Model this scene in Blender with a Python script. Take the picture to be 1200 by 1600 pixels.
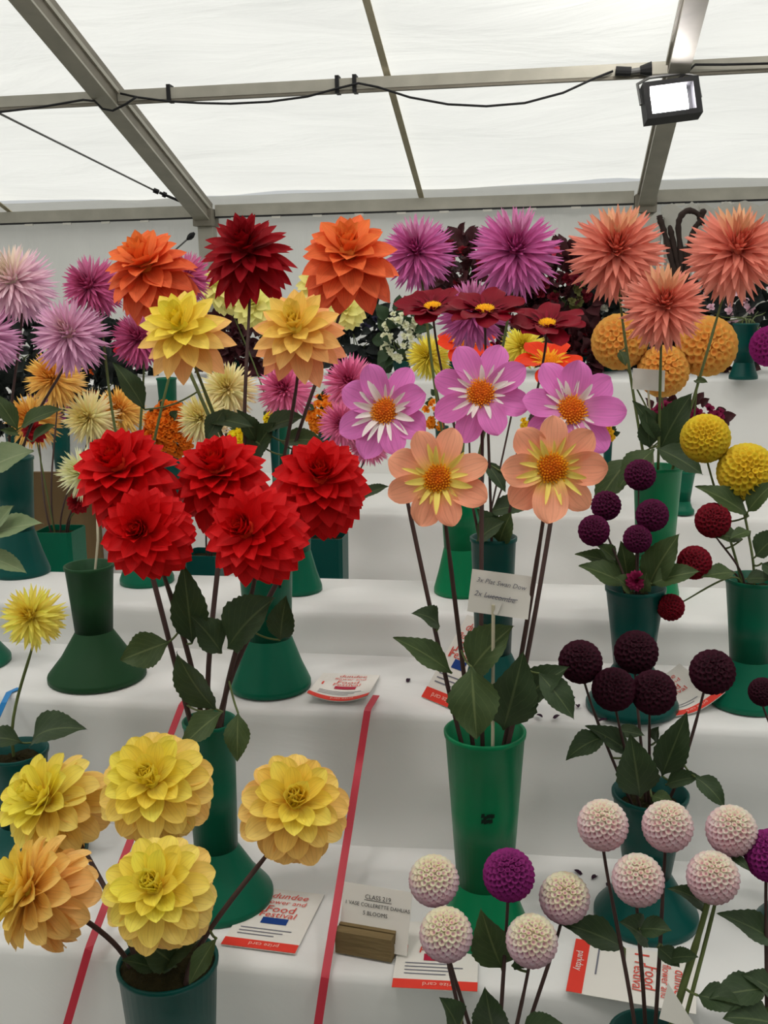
import bpy, math, random
import numpy as np
from mathutils import Vector, Matrix, Quaternion
random.seed(7)
R = math.radians
scn = bpy.context.scene
for o in list(bpy.data.objects): bpy.data.objects.remove(o)
COL = scn.collection

# ------------------------------------------------------------------ camera
CAM_Z = 1.60
PITCH, YAW, ROLL = 11.65, 9.06, -1.05
F = 1600.0                                   # focal length in pixels of the 1200x1600 frame
cam_d = bpy.data.cameras.new('camera'); cam = bpy.data.objects.new('camera', cam_d); COL.objects.link(cam)
cam_d.sensor_fit = 'VERTICAL'; cam_d.sensor_height = 36.0; cam_d.lens = 36.0 * F / 1600.0
cam_d.clip_start = 0.02; cam_d.clip_end = 200
MROT = Matrix.Rotation(R(YAW), 3, 'Z') @ Matrix.Rotation(R(90 - PITCH), 3, 'X') @ Matrix.Rotation(R(ROLL), 3, 'Z')
CAMP = Vector((0, 0, CAM_Z))
cam.matrix_world = Matrix.Translation(CAMP) @ MROT.to_4x4()
scn.camera = cam

# ------------------------------------------------------------------ world, light, exposure
world = bpy.data.worlds.new('overcast'); scn.world = world; world.use_nodes = True
bg = world.node_tree.nodes['Background']
bg.inputs[0].default_value = (0.95, 0.98, 0.97, 1); bg.inputs[1].default_value = 1.15
sun_d = bpy.data.lights.new('hazy_sun', 'SUN'); sun_d.energy = 6.6; sun_d.angle = R(25); sun_d.color = (1, 0.97, 0.92)
sun = bpy.data.objects.new('hazy_sun', sun_d); COL.objects.link(sun); sun.rotation_euler = (R(-46), R(8), 0)
vs = scn.view_settings
vs.view_transform = 'Standard'; vs.look = 'None'; vs.gamma = 1.0; vs.use_curve_mapping = False; vs.exposure = -1.0

# ------------------------------------------------------------------ picture geometry helpers
def ray(px, py): return (MROT @ Vector(((px - 600) / F, -(py - 800) / F, -1))).normalized()
def atY(px, py, Y):
    d = ray(px, py); return CAMP + d * (Y / d.y)
def atZ(px, py, Z):
    d = ray(px, py); return CAMP + d * ((Z - CAM_Z) / d.z)
FWD = MROT @ Vector((0, 0, -1))
def zc(p): return (Vector(p) - CAMP).dot(FWD)
def px2m(n, p): return n * zc(p) / F

# ------------------------------------------------------------------ colour and material helpers
def lin(c):
    return tuple((v / 12.92 if v <= 0.04045 else ((v + 0.055) / 1.055) ** 2.4) for v in c)
def rgb(r, g, b): return lin((r / 255, g / 255, b / 255))
def mixc(a, b, t): return tuple(a[i] * (1 - t) + b[i] * t for i in range(3))
MATS = {}
def newmat(name):
    m = bpy.data.materials.new(name); m.use_nodes = True
    nt = m.node_tree; b = nt.nodes['Principled BSDF']
    MATS[name] = m
    return m, nt, b
def N(nt, t, **kw):
    n = nt.nodes.new(t)
    for k, v in kw.items(): setattr(n, k, v)
    return n
def plain(name, col, rough=0.5, spec=0.3, metal=0.0, var=0.12, scale=30, bump=0.0, bscale=60, coord='Object', stretch=(1, 1, 1)):
    m, nt, b = newmat(name)
    tc = N(nt, 'ShaderNodeTexCoord'); mp = N(nt, 'ShaderNodeMapping'); mp.inputs['Scale'].default_value = stretch
    nt.links.new(tc.outputs[coord], mp.inputs[0])
    nz = N(nt, 'ShaderNodeTexNoise'); nz.inputs['Scale'].default_value = scale; nz.inputs['Detail'].default_value = 4
    nt.links.new(mp.outputs[0], nz.inputs['Vector'])
    mx = N(nt, 'ShaderNodeMixRGB'); mx.inputs[1].default_value = (*[max(0, c * (1 - var)) for c in col], 1)
    mx.inputs[2].default_value = (*[min(1, c * (1 + var)) for c in col], 1)
    nt.links.new(nz.outputs[0], mx.inputs[0]); nt.links.new(mx.outputs[0], b.inputs['Base Color'])
    b.inputs['Roughness'].default_value = rough; b.inputs['Specular IOR Level'].default_value = spec; b.inputs['Metallic'].default_value = metal
    if bump:
        n2 = N(nt, 'ShaderNodeTexNoise'); n2.inputs['Scale'].default_value = bscale; n2.inputs['Detail'].default_value = 5
        nt.links.new(mp.outputs[0], n2.inputs['Vector'])
        bp = N(nt, 'ShaderNodeBump'); bp.inputs['Strength'].default_value = bump; bp.inputs['Distance'].default_value = 0.01
        nt.links.new(n2.outputs[0], bp.inputs['Height']); nt.links.new(bp.outputs[0], b.inputs['Normal'])
    return m
def petalmat(name, base, attr, v0=0.0, v1=0.45, transl=0.22, rough=0.6, streak=0.12):
    """petal colour comes from the object colour (or vertex colour) and runs to `base` at the claw"""
    m, nt, b = newmat(name)
    if attr: src = N(nt, 'ShaderNodeAttribute', attribute_name='Col').outputs['Color']
    else: src = N(nt, 'ShaderNodeObjectInfo').outputs['Color']
    uv = N(nt, 'ShaderNodeUVMap'); sp = N(nt, 'ShaderNodeSeparateXYZ'); nt.links.new(uv.outputs[0], sp.inputs[0])
    mr = N(nt, 'ShaderNodeMapRange'); mr.interpolation_type = 'SMOOTHSTEP'
    mr.inputs[1].default_value = v0; mr.inputs[2].default_value = v1
    nt.links.new(sp.outputs[1], mr.inputs[0])
    mx = N(nt, 'ShaderNodeMixRGB')
    if base is None:
        nt.links.new(src, mx.inputs[1])
    else: mx.inputs[1].default_value = (*base, 1)
    nt.links.new(mr.outputs[0], mx.inputs[0]); nt.links.new(src, mx.inputs[2])
    mp = N(nt, 'ShaderNodeMapping'); mp.inputs['Scale'].default_value = (9, 0.7, 1); nt.links.new(uv.outputs[0], mp.inputs[0])
    nz = N(nt, 'ShaderNodeTexNoise'); nz.inputs['Scale'].default_value = 2.0; nz.inputs['Detail'].default_value = 3
    nt.links.new(mp.outputs[0], nz.inputs['Vector'])
    mr2 = N(nt, 'ShaderNodeMapRange'); mr2.inputs[1].default_value = 0.3; mr2.inputs[2].default_value = 0.7
    mr2.inputs[3].default_value = 1 - streak; mr2.inputs[4].default_value = 1 + streak
    nt.links.new(nz.outputs[0], mr2.inputs[0])
    ml = N(nt, 'ShaderNodeMixRGB', blend_type='MULTIPLY'); ml.inputs[0].default_value = 1
    nt.links.new(mx.outputs[0], ml.inputs[1]); nt.links.new(mr2.outputs[0], ml.inputs[2])
    nt.links.new(ml.outputs[0], b.inputs['Base Color'])
    b.inputs['Roughness'].default_value = rough; b.inputs['Specular IOR Level'].default_value = 0.2
    tr = N(nt, 'ShaderNodeBsdfTranslucent'); nt.links.new(ml.outputs[0], tr.inputs[0])
    ms = N(nt, 'ShaderNodeMixShader'); ms.inputs[0].default_value = transl
    out = nt.nodes['Material Output']
    nt.links.new(b.outputs[0], ms.inputs[1]); nt.links.new(tr.outputs[0], ms.inputs[2]); nt.links.new(ms.outputs[0], out.inputs[0])
    return m
def leafmat(name, c1, c2, vein):
    m, nt, b = newmat(name)
    uv = N(nt, 'ShaderNodeUVMap'); sp = N(nt, 'ShaderNodeSeparateXYZ'); nt.links.new(uv.outputs[0], sp.inputs[0])
    # midrib at u = 0.5 and side veins slanting towards the tip
    su = N(nt, 'ShaderNodeMath', operation='SUBTRACT'); su.inputs[1].default_value = 0.5; nt.links.new(sp.outputs[0], su.inputs[0])
    ab = N(nt, 'ShaderNodeMath', operation='ABSOLUTE'); nt.links.new(su.outputs[0], ab.inputs[0])
    mid = N(nt, 'ShaderNodeMapRange'); mid.inputs[1].default_value = 0.012; mid.inputs[2].default_value = 0.035; mid.inputs[3].default_value = 1; mid.inputs[4].default_value = 0
    nt.links.new(ab.outputs[0], mid.inputs[0])
    k = N(nt, 'ShaderNodeMath', operation='MULTIPLY_ADD'); k.inputs[1].default_value = -0.9; nt.links.new(ab.outputs[0], k.inputs[0]); nt.links.new(sp.outputs[1], k.inputs[2])
    f = N(nt, 'ShaderNodeMath', operation='MULTIPLY'); f.inputs[1].default_value = 7.0; nt.links.new(k.outputs[0], f.inputs[0])
    fr = N(nt, 'ShaderNodeMath', operation='FRACT'); nt.links.new(f.outputs[0], fr.inputs[0])
    sv = N(nt, 'ShaderNodeMapRange'); sv.inputs[1].default_value = 0.0; sv.inputs[2].default_value = 0.12; sv.inputs[3].default_value = 0.45; sv.inputs[4].default_value = 0
    nt.links.new(fr.outputs[0], sv.inputs[0])
    mxv = N(nt, 'ShaderNodeMath', operation='MAXIMUM'); nt.links.new(mid.outputs[0], mxv.inputs[0]); nt.links.new(sv.outputs[0], mxv.inputs[1])
    sc = N(nt, 'ShaderNodeMath', operation='MULTIPLY'); sc.inputs[1].default_value = 0.55; nt.links.new(mxv.outputs[0], sc.inputs[0])
    tc = N(nt, 'ShaderNodeTexCoord'); nz = N(nt, 'ShaderNodeTexNoise'); nz.inputs['Scale'].default_value = 5; nt.links.new(tc.outputs['Object'], nz.inputs['Vector'])
    c = N(nt, 'ShaderNodeMixRGB'); c.inputs[1].default_value = (*c1, 1); c.inputs[2].default_value = (*c2, 1); nt.links.new(nz.outputs[0], c.inputs[0])
    c3 = N(nt, 'ShaderNodeMixRGB'); c3.inputs[2].default_value = (*vein, 1); nt.links.new(c.outputs[0], c3.inputs[1]); nt.links.new(sc.outputs[0], c3.inputs[0])
    nt.links.new(c3.outputs[0], b.inputs['Base Color']); b.inputs['Roughness'].default_value = 0.55; b.inputs['Specular IOR Level'].default_value = 0.3
    tr = N(nt, 'ShaderNodeBsdfTranslucent'); nt.links.new(c3.outputs[0], tr.inputs[0])
    ms = N(nt, 'ShaderNodeMixShader'); ms.inputs[0].default_value = 0.12
    nt.links.new(b.outputs[0], ms.inputs[1]); nt.links.new(tr.outputs[0], ms.inputs[2]); nt.links.new(ms.outputs[0], nt.nodes['Material Output'].inputs[0])
    return m
def emit(name, col, s):
    m, nt, b = newmat(name); b.inputs['Base Color'].default_value = (*col, 1)
    b.inputs['Emission Color'].default_value = (*col, 1); b.inputs['Emission Strength'].default_value = s
    return m
def fabric(name, col, transl, bump, stretch=(1, 1, 1), scale=2.0, var=0.04):
    m, nt, b = newmat(name)
    tc = N(nt, 'ShaderNodeTexCoord'); mp = N(nt, 'ShaderNodeMapping'); mp.inputs['Scale'].default_value = stretch; nt.links.new(tc.outputs['Object'], mp.inputs[0])
    nz = N(nt, 'ShaderNodeTexNoise'); nz.inputs['Scale'].default_value = scale; nz.inputs['Detail'].default_value = 5; nz.inputs['Distortion'].default_value = 0.6
    nt.links.new(mp.outputs[0], nz.inputs['Vector'])
    mx = N(nt, 'ShaderNodeMixRGB'); mx.inputs[1].default_value = (*[c * (1 - var) for c in col], 1); mx.inputs[2].default_value = (*[min(1, c * (1 + var)) for c in col], 1)
    nt.links.new(nz.outputs[0], mx.inputs[0]); nt.links.new(mx.outputs[0], b.inputs['Base Color'])
    b.inputs['Roughness'].default_value = 0.7; b.inputs['Specular IOR Level'].default_value = 0.15
    bp = N(nt, 'ShaderNodeBump'); bp.inputs['Strength'].default_value = bump; bp.inputs['Distance'].default_value = 0.05
    nt.links.new(nz.outputs[0], bp.inputs['Height']); nt.links.new(bp.outputs[0], b.inputs['Normal'])
    if transl:
        tr = N(nt, 'ShaderNodeBsdfTranslucent'); nt.links.new(mx.outputs[0], tr.inputs[0]); nt.links.new(bp.outputs[0], tr.inputs['Normal'])
        ms = N(nt, 'ShaderNodeMixShader'); ms.inputs[0].default_value = transl
        nt.links.new(b.outputs[0], ms.inputs[1]); nt.links.new(tr.outputs[0], ms.inputs[2]); nt.links.new(ms.outputs[0], nt.nodes['Material Output'].inputs[0])
    return m

M_ROOF = fabric('tent_roof_fabric', (0.90, 0.91, 0.89), 0.60, 0.7, (0.55, 2.2, 1), 1.6, 0.03)
M_WALL = fabric('tent_wall_fabric', (0.74, 0.74, 0.71), 0.16, 0.30, (2.5, 1, 0.6), 1.8, 0.05)
M_CLOTH = fabric('white_table_cloth', (0.78, 0.775, 0.755), 0, 0.07, (1, 1.6, 1.6), 4, 0.02)
M_GROUND = plain('trodden_ground', rgb(86, 84, 62), 0.95, 0.1, var=0.35, scale=6, bump=0.6, bscale=30)
M_ALU = plain('weathered_aluminium', rgb(176, 172, 160), 0.5, 0.4, 0.25, var=0.22, scale=9, stretch=(1, 1, 1))
M_ALUD = plain('dark_aluminium', rgb(136, 130, 118), 0.6, 0.3, 0.2, var=0.35, scale=7)  # darker, more mottled aluminium tone for webs, brackets and lips
M_STRAP = plain('cream_webbing', rgb(205, 196, 172), 0.8, 0.1)
M_BLACK = plain('black_rubber', rgb(32, 32, 34), 0.6, 0.3)
M_STEEL = plain('steel_cable', rgb(120, 120, 120), 0.4, 0.5, 0.7)
M_WOOD = plain('brown_board', rgb(104, 84, 56), 0.8, 0.2, var=0.25, scale=4, stretch=(6, 1, 1))
M_BLOCK = plain('sawn_timber', rgb(122, 104, 72), 0.85, 0.15, var=0.35, scale=14, stretch=(0.6, 5, 5), bump=0.3, bscale=30)
M_RED = plain('red_tape', rgb(196, 42, 62), 0.45, 0.4, var=0.08)
M_PAPER = plain('white_card', rgb(226, 222, 214), 0.7, 0.2, var=0.02)
M_RBAND = plain('red_print', rgb(222, 62, 48), 0.6, 0.2, var=0.04)
M_RINK = plain('red_ink', rgb(214, 78, 66), 0.7, 0.1, var=0.05)
M_MINK = plain('crimson_print', rgb(170, 28, 58), 0.6, 0.2, var=0.05)
M_BINK = plain('blue_print', rgb(20, 60, 130), 0.6, 0.2, var=0.05)
M_GINK = plain('grey_ink', rgb(120, 120, 130), 0.7, 0.1)
M_KINK = plain('black_ink', rgb(40, 40, 42), 0.7, 0.1)
M_WINK = plain('pale_ink', rgb(244, 190, 175), 0.7, 0.1)
M_STICK = plain('pale_stick', rgb(206, 198, 172), 0.7, 0.2)
M_BLUE = plain('blue_ribbon', rgb(30, 130, 200), 0.4, 0.4)
def vaseplastic(name, c, rough=0.38): return plain(name, c, rough, 0.22, var=0.10, scale=8, bump=0.04, bscale=40)
M_VG = vaseplastic('bright_green_plastic', rgb(0, 120, 74), .36)
M_VT = vaseplastic('teal_green_plastic', rgb(0, 96, 70))
M_VD = vaseplastic('dark_blue_green_plastic', rgb(0, 72, 66))
M_VM = vaseplastic('mossy_green_plastic', rgb(30, 70, 40), 0.55)
M_MOSS = plain('wet_moss', rgb(44, 40, 22), 0.95, 0.1, var=0.5, scale=60, bump=0.8, bscale=120)
M_STEM = plain('dark_stem', rgb(70, 50, 46), 0.6, 0.3, var=0.25, scale=20)
M_STEMG = plain('green_stem', rgb(92, 104, 58), 0.6, 0.3, var=0.25, scale=20)
M_LEAF = leafmat('dahlia_leaf', rgb(54, 72, 38), rgb(78, 96, 56), rgb(124, 136, 86))
M_LEAFB = leafmat('dark_leaf', rgb(42, 60, 34), rgb(60, 78, 48), rgb(104, 118, 76))
M_LEAFP = leafmat('pale_leaf', rgb(110, 130, 90), rgb(138, 152, 112), rgb(160, 170, 130))
M_DARK = plain('dark_bronze_foliage', rgb(52, 40, 36), 0.7, 0.2, var=0.4)
M_DISC = petalmat('dahlia_disc', None, True, transl=0.0, rough=0.8, streak=0.2)

# ------------------------------------------------------------------ object helpers
def link(name, me, mat=None, parent=None):
    o = bpy.data.objects.new(name, me); COL.objects.link(o)
    if mat and me and not me.materials: me.materials.append(mat)
    if parent: o.parent = parent
    return o
def tag(o, label, cat, group=None):
    o['label'] = label; o['category'] = cat
    if group: o['group'] = group
    return o
def struct(o): o['kind'] = 'structure'; return o
def stuff(o): o['kind'] = 'stuff'; return o
def thing(name, label, cat, loc, group=None):
    o = bpy.data.objects.new(name, None); COL.objects.link(o); o.location = loc; o.empty_display_size = 0.05
    return tag(o, label, cat, group)
def mk(name, verts, faces, smooth=True, uvs=None, cols=None):
    me = bpy.data.meshes.new(name); me.from_pydata([tuple(v) for v in verts], [], faces); me.update()
    if smooth: me.polygons.foreach_set('use_smooth', [True] * len(me.polygons))
    nl = len(me.loops)
    if uvs is not None or cols is not None:
        vi = np.empty(nl, dtype=np.int32); me.loops.foreach_get('vertex_index', vi)
    if uvs is not None:
        u = me.uv_layers.new(name='UVMap'); u.data.foreach_set('uv', np.asarray(uvs, dtype=np.float32)[vi].ravel())
    if cols is not None:
        a = me.color_attributes.new('Col', 'FLOAT_COLOR', 'POINT')
        c = np.ones((len(verts), 4), dtype=np.float32); c[:, :3] = cols
        a.data.foreach_set('color', c.ravel())
    return me
class MB:
    def __init__(s): s.v = []; s.f = []
    def add(s, v, f):
        n = len(s.v); s.v += [tuple(x) for x in v]; s.f += [tuple(i + n for i in q) for q in f]; return s
    def box(s, c, size, rot=None):
        c = Vector(c); h = Vector(size) / 2; vs_ = []
        for z in (-1, 1):
            for y in (-1, 1):
                for x in (-1, 1):
                    p = Vector((x * h.x, y * h.y, z * h.z)); vs_.append(c + (rot @ p if rot else p))
        return s.add(vs_, [(0, 2, 3, 1), (4, 5, 7, 6), (0, 1, 5, 4), (2, 6, 7, 3), (0, 4, 6, 2), (1, 3, 7, 5)])
    def tube(s, pts, rad, n=8, caps=True):
        pts = [Vector(p) for p in pts]; rad = rad if isinstance(rad, (list, tuple)) else [rad] * len(pts)
        vs_ = []; up = None
        for i, p in enumerate(pts):
            t = (pts[min(i + 1, len(pts) - 1)] - pts[max(i - 1, 0)]).normalized()
            if up is None: up = Vector((0, 0, 1)) if abs(t.z) < 0.9 else Vector((1, 0, 0))
            a = t.cross(up).normalized(); up = a.cross(t).normalized()
            for k in range(n):
                g = 2 * math.pi * k / n; vs_.append(p + (a * math.cos(g) + up * math.sin(g)) * rad[i])
        fs = []
        for i in range(len(pts) - 1):
            for k in range(n): fs.append((i * n + k, i * n + (k + 1) % n, (i + 1) * n + (k + 1) % n, (i + 1) * n + k))
        if caps:
            fs.append(tuple(range(n - 1, -1, -1))); fs.append(tuple((len(pts) - 1) * n + k for k in range(n)))
        return s.add(vs_, fs)
    def lathe(s, prof, n=36, c=(0, 0, 0)):
        vs_ = []; fs = []
        for r, z in prof:
            for k in range(n):
                g = 2 * math.pi * k / n; vs_.append((c[0] + r * math.cos(g), c[1] + r * math.sin(g), c[2] + z))
        for i in range(len(prof) - 1):
            for k in range(n): fs.append((i * n + k, i * n + (k + 1) % n, (i + 1) * n + (k + 1) % n, (i + 1) * n + k))
        return s.add(vs_, fs)
    def build(s, name, mat, parent=None, smooth=False, off=None):
        v = s.v if off is None else [(x[0] - off[0], x[1] - off[1], x[2] - off[2]) for x in s.v]
        return link(name, mk(name, v, s.f, smooth), mat, parent)
def bez(p0, p1, p2, p3, n=12):
    out = []
    for i in range(n + 1):
        t = i / n; a = 1 - t
        out.append(p0 * a ** 3 + p1 * 3 * a * a * t + p2 * 3 * a * t * t + p3 * t ** 3)
    return out

# ================================================================== the tent
YE = 6.9                                                   # eave and back wall
ZE = atY(660, 318, YE).z
SL = R(18.2)
YR = 0.6; ZR = ZE + (YE - YR) * math.tan(SL); YF = 2 * YR - YE  # ridge, front eave
XL, XR = -11.5, 9.5
g = MB(); g.add([(XL, YF, 0), (XR, YF, 0), (XR, YE, 0), (XL, YE, 0)], [(0, 1, 2, 3)])
struct(g.build('floor', M_GROUND))
def grid(p00, p10, p11, p01, nx, ny, fn=None):
    v = []; f = []
    for j in range(ny + 1):
        for i in range(nx + 1):
            a, b = i / nx, j / ny
            p = (Vector(p00) * (1 - a) + Vector(p10) * a) * (1 - b) + (Vector(p01) * (1 - a) + Vector(p11) * a) * b
            if fn: p = p + fn(a, b, p)
            v.append(p)
    for j in range(ny):
        for i in range(nx): k = j * (nx + 1) + i; f.append((k, k + 1, k + nx + 2, k + nx + 1))
    return v, f
ROOF_UP = 0.10
XRAF = [atY(1008, 308, YE).x, atY(322, 322, YE).x]
BAY = XRAF[0] - XRAF[1]
rafx = [XRAF[1] - 2 * BAY, XRAF[1] - BAY, XRAF[1], XRAF[0], XRAF[0] + BAY]
def sag(a, b, p):
    ph = ((p.x - XRAF[1]) / BAY) % 1.0
    edge = min(ph, 1 - ph)
    w = 0.010 * math.sin(p.x * 9 + p.y * 7) * math.exp(-edge * 5) + 0.012 * math.sin(p.x * 3.1 - p.y * 6.3)
    return Vector((0, 0, -0.03 * math.sin(math.pi * ph) * math.sin(math.pi * min(1, b * 1.0)) + w))
roof = MB()
v, f = grid((XL, YE + 0.02, ZE + ROOF_UP), (XR, YE + 0.02, ZE + ROOF_UP), (XR, YR, ZR + ROOF_UP), (XL, YR, ZR + ROOF_UP), 160, 60, sag); roof.add(v, f)
v, f = grid((XL, YR, ZR + ROOF_UP), (XR, YR, ZR + ROOF_UP), (XR, YF, ZE + ROOF_UP), (XL, YF, ZE + ROOF_UP), 40, 20, sag); roof.add(v, f)
struct(roof.build('ceiling', M_ROOF, smooth=True))
def wallfold(a, b, p): return Vector((0, 0.012 * math.sin(p.x * 5.0 + 1.3 * math.sin(p.x * 1.7)) + 0.01 * math.sin(p.x * 11 + p.z * 2), 0))
w = MB(); v, f = grid((XL, YE + 0.09, 0), (XR, YE + 0.09, 0), (XR, YE + 0.09, ZE + ROOF_UP), (XL, YE + 0.09, ZE + ROOF_UP), 160, 16, wallfold)
w.add(v, f); struct(w.build('wall_back', M_WALL, smooth=True))
w = MB(); w.add([(XL, YF, 0), (XR, YF, 0), (XR, YF, ZE + ROOF_UP), (XL, YF, ZE + ROOF_UP)], [(0, 1, 2, 3)]); struct(w.build('wall_front', M_WALL))
for nm, X in (('wall_left', XL), ('wall_right', XR)):
    w = MB(); w.add([(X, YF, 0), (X, YE + 0.09, 0), (X, YE + 0.09, ZE + ROOF_UP), (X, YR, ZR + ROOF_UP), (X, YF, ZE + ROOF_UP)], [(0, 1, 2, 3, 4)])
    struct(w.build(nm, M_WALL))
# rafters with their legs (box section: lighter underside plate, darker webs)
RDIR = Vector((0, -math.cos(SL), math.sin(SL))); RNRM = Vector((0, math.sin(SL), math.cos(SL)))
RROT = Matrix((Vector((1, 0, 0)), RDIR, RNRM)).transposed()
raflab = {2: 'grey metal roof rafter slanting up to the left corner of the tent', 3: 'grey metal roof rafter carrying the lit floodlight'}
def on_roof(px, py, below=0.0):
    d = ray(px, py); p0 = Vector((0, YE, ZE)) - RNRM * below
    return CAMP + d * ((p0 - CAMP).dot(RNRM) / d.dot(RNRM))
for i, X in enumerate(rafx):
    E = Vector((X, YE, ZE)); Lr = (YE - YR) / math.cos(SL)
    lab = raflab.get(i, 'grey metal roof rafter beyond the %s edge of the view' % ('left' if i < 2 else 'right') if i != 0 else 'grey metal roof rafter at the far left end of the tent')
    t = thing('roof_rafter', lab, 'beam', (X, YE, 0))
    mb = MB(); mb.box(E + RDIR * (Lr / 2) - RNRM * 0.02, (0.085, Lr, 0.13), RROT); mb.build('beam', M_ALUD, t, off=t.location)
    mb = MB(); mb.box(E + RDIR * (Lr / 2) - RNRM * 0.092, (0.10, Lr, 0.012), RROT); mb.build('flange', M_ALU, t, off=t.location)
    mb = MB()
    for s in (-1, 1): mb.box(E + RDIR * (Lr / 2) - RNRM * 0.015 + Vector((s * 0.049, 0, 0)), (0.012, Lr, 0.022), RROT)
    mb.build('keder_track', M_ALU, t, off=t.location)
    mb = MB(); mb.box((X, YE, ZE / 2 - 0.03), (0.10, 0.10, ZE - 0.06)); mb.build('leg', M_ALU, t, off=t.location)
    mb = MB(); mb.box((X, YE - 0.02, ZE - 0.05), (0.13, 0.16, 0.11)); mb.build('corner_bracket', M_ALUD, t, off=t.location)
# eave beams, one per bay, with a cream clip strip
bays = ['far left', 'left', 'middle', 'right']
for i in range(4):
    x0, x1 = rafx[i] + 0.07, rafx[i + 1] - 0.07
    t = thing('eave_beam', 'weathered grey eave beam along the top of the tent wall, %s bay' % bays[i], 'beam', ((x0 + x1) / 2, YE, ZE - 0.06))
    mb = MB(); mb.box(((x0 + x1) / 2, YE, ZE - 0.005), (x1 - x0, 0.06, 0.075)); mb.build('beam', M_ALU, t, off=t.location)
    mb = MB(); mb.box(((x0 + x1) / 2, YE - 0.012, ZE - 0.047), (x1 - x0, 0.05, 0.009)); mb.build('groove', M_BLACK, t, off=t.location)
    mb = MB()
    for k in range(int((x1 - x0) / 0.28)): mb.box((x0 + 0.14 + k * 0.28, YE - 0.03, ZE - 0.058), (0.06, 0.01, 0.014))
    mb.build('lacing', M_PAPER, t, off=t.location)
# purlins
pp = on_roof(600, 130, 0.03)
sP = (YE - pp.y) / math.cos(SL)
PY = YE - sP * math.cos(SL); PZ = ZE + sP * math.sin(SL) - 0.03
for i in range(4):
    x0, x1 = rafx[i] + 0.045, rafx[i + 1] - 0.045
    t = thing('roof_purlin', 'thin grey purlin bar across the white roof, %s bay' % bays[i], 'beam', ((x0 + x1) / 2, PY, PZ))
    mb = MB(); mb.box(((x0 + x1) / 2, PY, PZ), (x1 - x0, 0.045, 0.055)); mb.build('bar', M_ALU, t, off=t.location)
    mb = MB(); mb.box(((x0 + x1) / 2, PY - 0.004, PZ - 0.034), (x1 - x0, 0.03, 0.014)); mb.build('lower_lip', M_ALUD, t, off=t.location)
    if i == 2:
        mb = MB()
        for px in (265, 528, 555):
            c = atY(px, 130, PY); mb.box((c.x, PY, PZ), (0.02, 0.062, 0.085))
        mb.build('cable_tie', M_BLACK, t, off=t.location)
# roof straps midway between rafters
for i in range(4):
    X = (rafx[i] + rafx[i + 1]) / 2 + 0.02
    mb = MB(); E = Vector((X, YE, ZE)); Lr = (YE - YR) / math.cos(SL)
    mb.box(E + RDIR * (Lr / 2) + RNRM * 0.035, (0.035, Lr, 0.006), RROT)
    tag(mb.build('roof_strap', M_STRAP), 'cream strap running up the underside of the roof, %s bay' % bays[i], 'strap')
# black mains cable sagging below the purlin
def cable(name, pts, rad, mat, label, cat='cable'):
    mb = MB(); mb.tube(pts, rad, 6); return tag(mb.build(name, mat, smooth=True), label, cat)
def crv(pxs, Y): return [atY(x, y, Y) for x, y in pxs]
YC = PY - 0.05
cable('mains_cable', crv([(188, 146), (215, 152), (260, 158), (310, 161), (360, 162), (420, 159), (480, 151), (528, 138), (560, 130), (590, 136), (640, 152), (700, 163), (760, 166), (820, 161), (880, 145), (930, 122), (958, 111)], YC), 0.006, M_BLACK, 'black mains cable looping under the purlin towards the floodlight')
cable('mains_cable', crv([(-60, 182), (0, 175), (60, 168), (130, 156), (148, 158), (160, 170), (176, 173), (196, 163), (214, 151)], YC - 0.07), 0.006, M_BLACK, 'black cable sagging under the left purlin and round the rafter')
cable('mains_cable', crv([(1056, 126), (1075, 112), (1086, 101), (1130, 101), (1210, 99)], YC - 0.03), 0.006, M_BLACK, 'dark cable running right along the purlin from the floodlight')
# bracing wires with turnbuckles
t = thing('bracing_wire', 'steel bracing wire with turnbuckle under the left roof panel', 'wire', atY(300, 318, YE - 0.1))
a, b = atY(-90, 133, 4.9), atY(240, 297, YE - 0.25); c = atY(304, 324, YE - 0.1)
MB().tube([a, b], 0.006, 6).build('cable', M_STEEL, t, off=t.location)
MB().tube([b, b.lerp(c, .12)], 0.016, 8).tube([b.lerp(c, .14), b.lerp(c, .8)], 0.009, 8).tube([b.lerp(c, .22), b.lerp(c, .3)], .018, 8).tube([b.lerp(c, .7), b.lerp(c, .78)], 0.018, 8).build('turnbuckle', M_BLACK, t, off=t.location)
MB().tube([b.lerp(c, .8), c], 0.011, 6).build('shackle', M_BLACK, t, off=t.location)
t = thing('bracing_wire', 'short steel wire with hook running down from the tent leg', 'wire', atY(250, 412, YE - 0.05))
a, b = atY(304, 364, YE - 0.08), atY(240, 420, YE - 0.08)
MB().tube([a.lerp(b, .1), b], 0.006, 6).build('cable', M_STEEL, t, off=t.location)
MB().tube([a, a.lerp(b, .06), a.lerp(b, .12), a.lerp(b, .18)], [.008, .02, .02, .008], 8).build('hook', M_BLACK, t, off=t.location)
# floodlight
fp = on_roof(1048, 158, 0.24)
t = thing('floodlight', 'lit black floodlight hanging below the right rafter', 'light', fp)
lx = Matrix.Rotation(R(-6), 3, 'Y') @ Matrix.Rotation(R(8), 3, 'Z') @ Matrix.Rotation(R(-12), 3, 'X')
W_, H_ = px2m(86, fp), px2m(58, fp)
mb = MB()
for s in (-1, 1):
    mb.box(lx @ Vector((0, 0, s * (H_ / 2 - .012))), (W_, 0.09, 0.024), lx)
    mb.box(lx @ Vector((s * (W_ / 2 - .014), 0, 0)), (0.028, 0.09, H_ - 0.048), lx)
mb.box(lx @ Vector((0, 0.035, 0)), (W_ - 0.05, 0.02, H_ - 0.04), lx); mb.build('housing', M_BLACK, t)
mb = MB(); mb.box(lx @ Vector((-0.012, -0.008, 0)), (W_ - 0.085, 0.012, H_ - 0.055), lx); mb.build('lamp_panel', emit('floodlight_glow', (1, .97, 1), 40), t)
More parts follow.
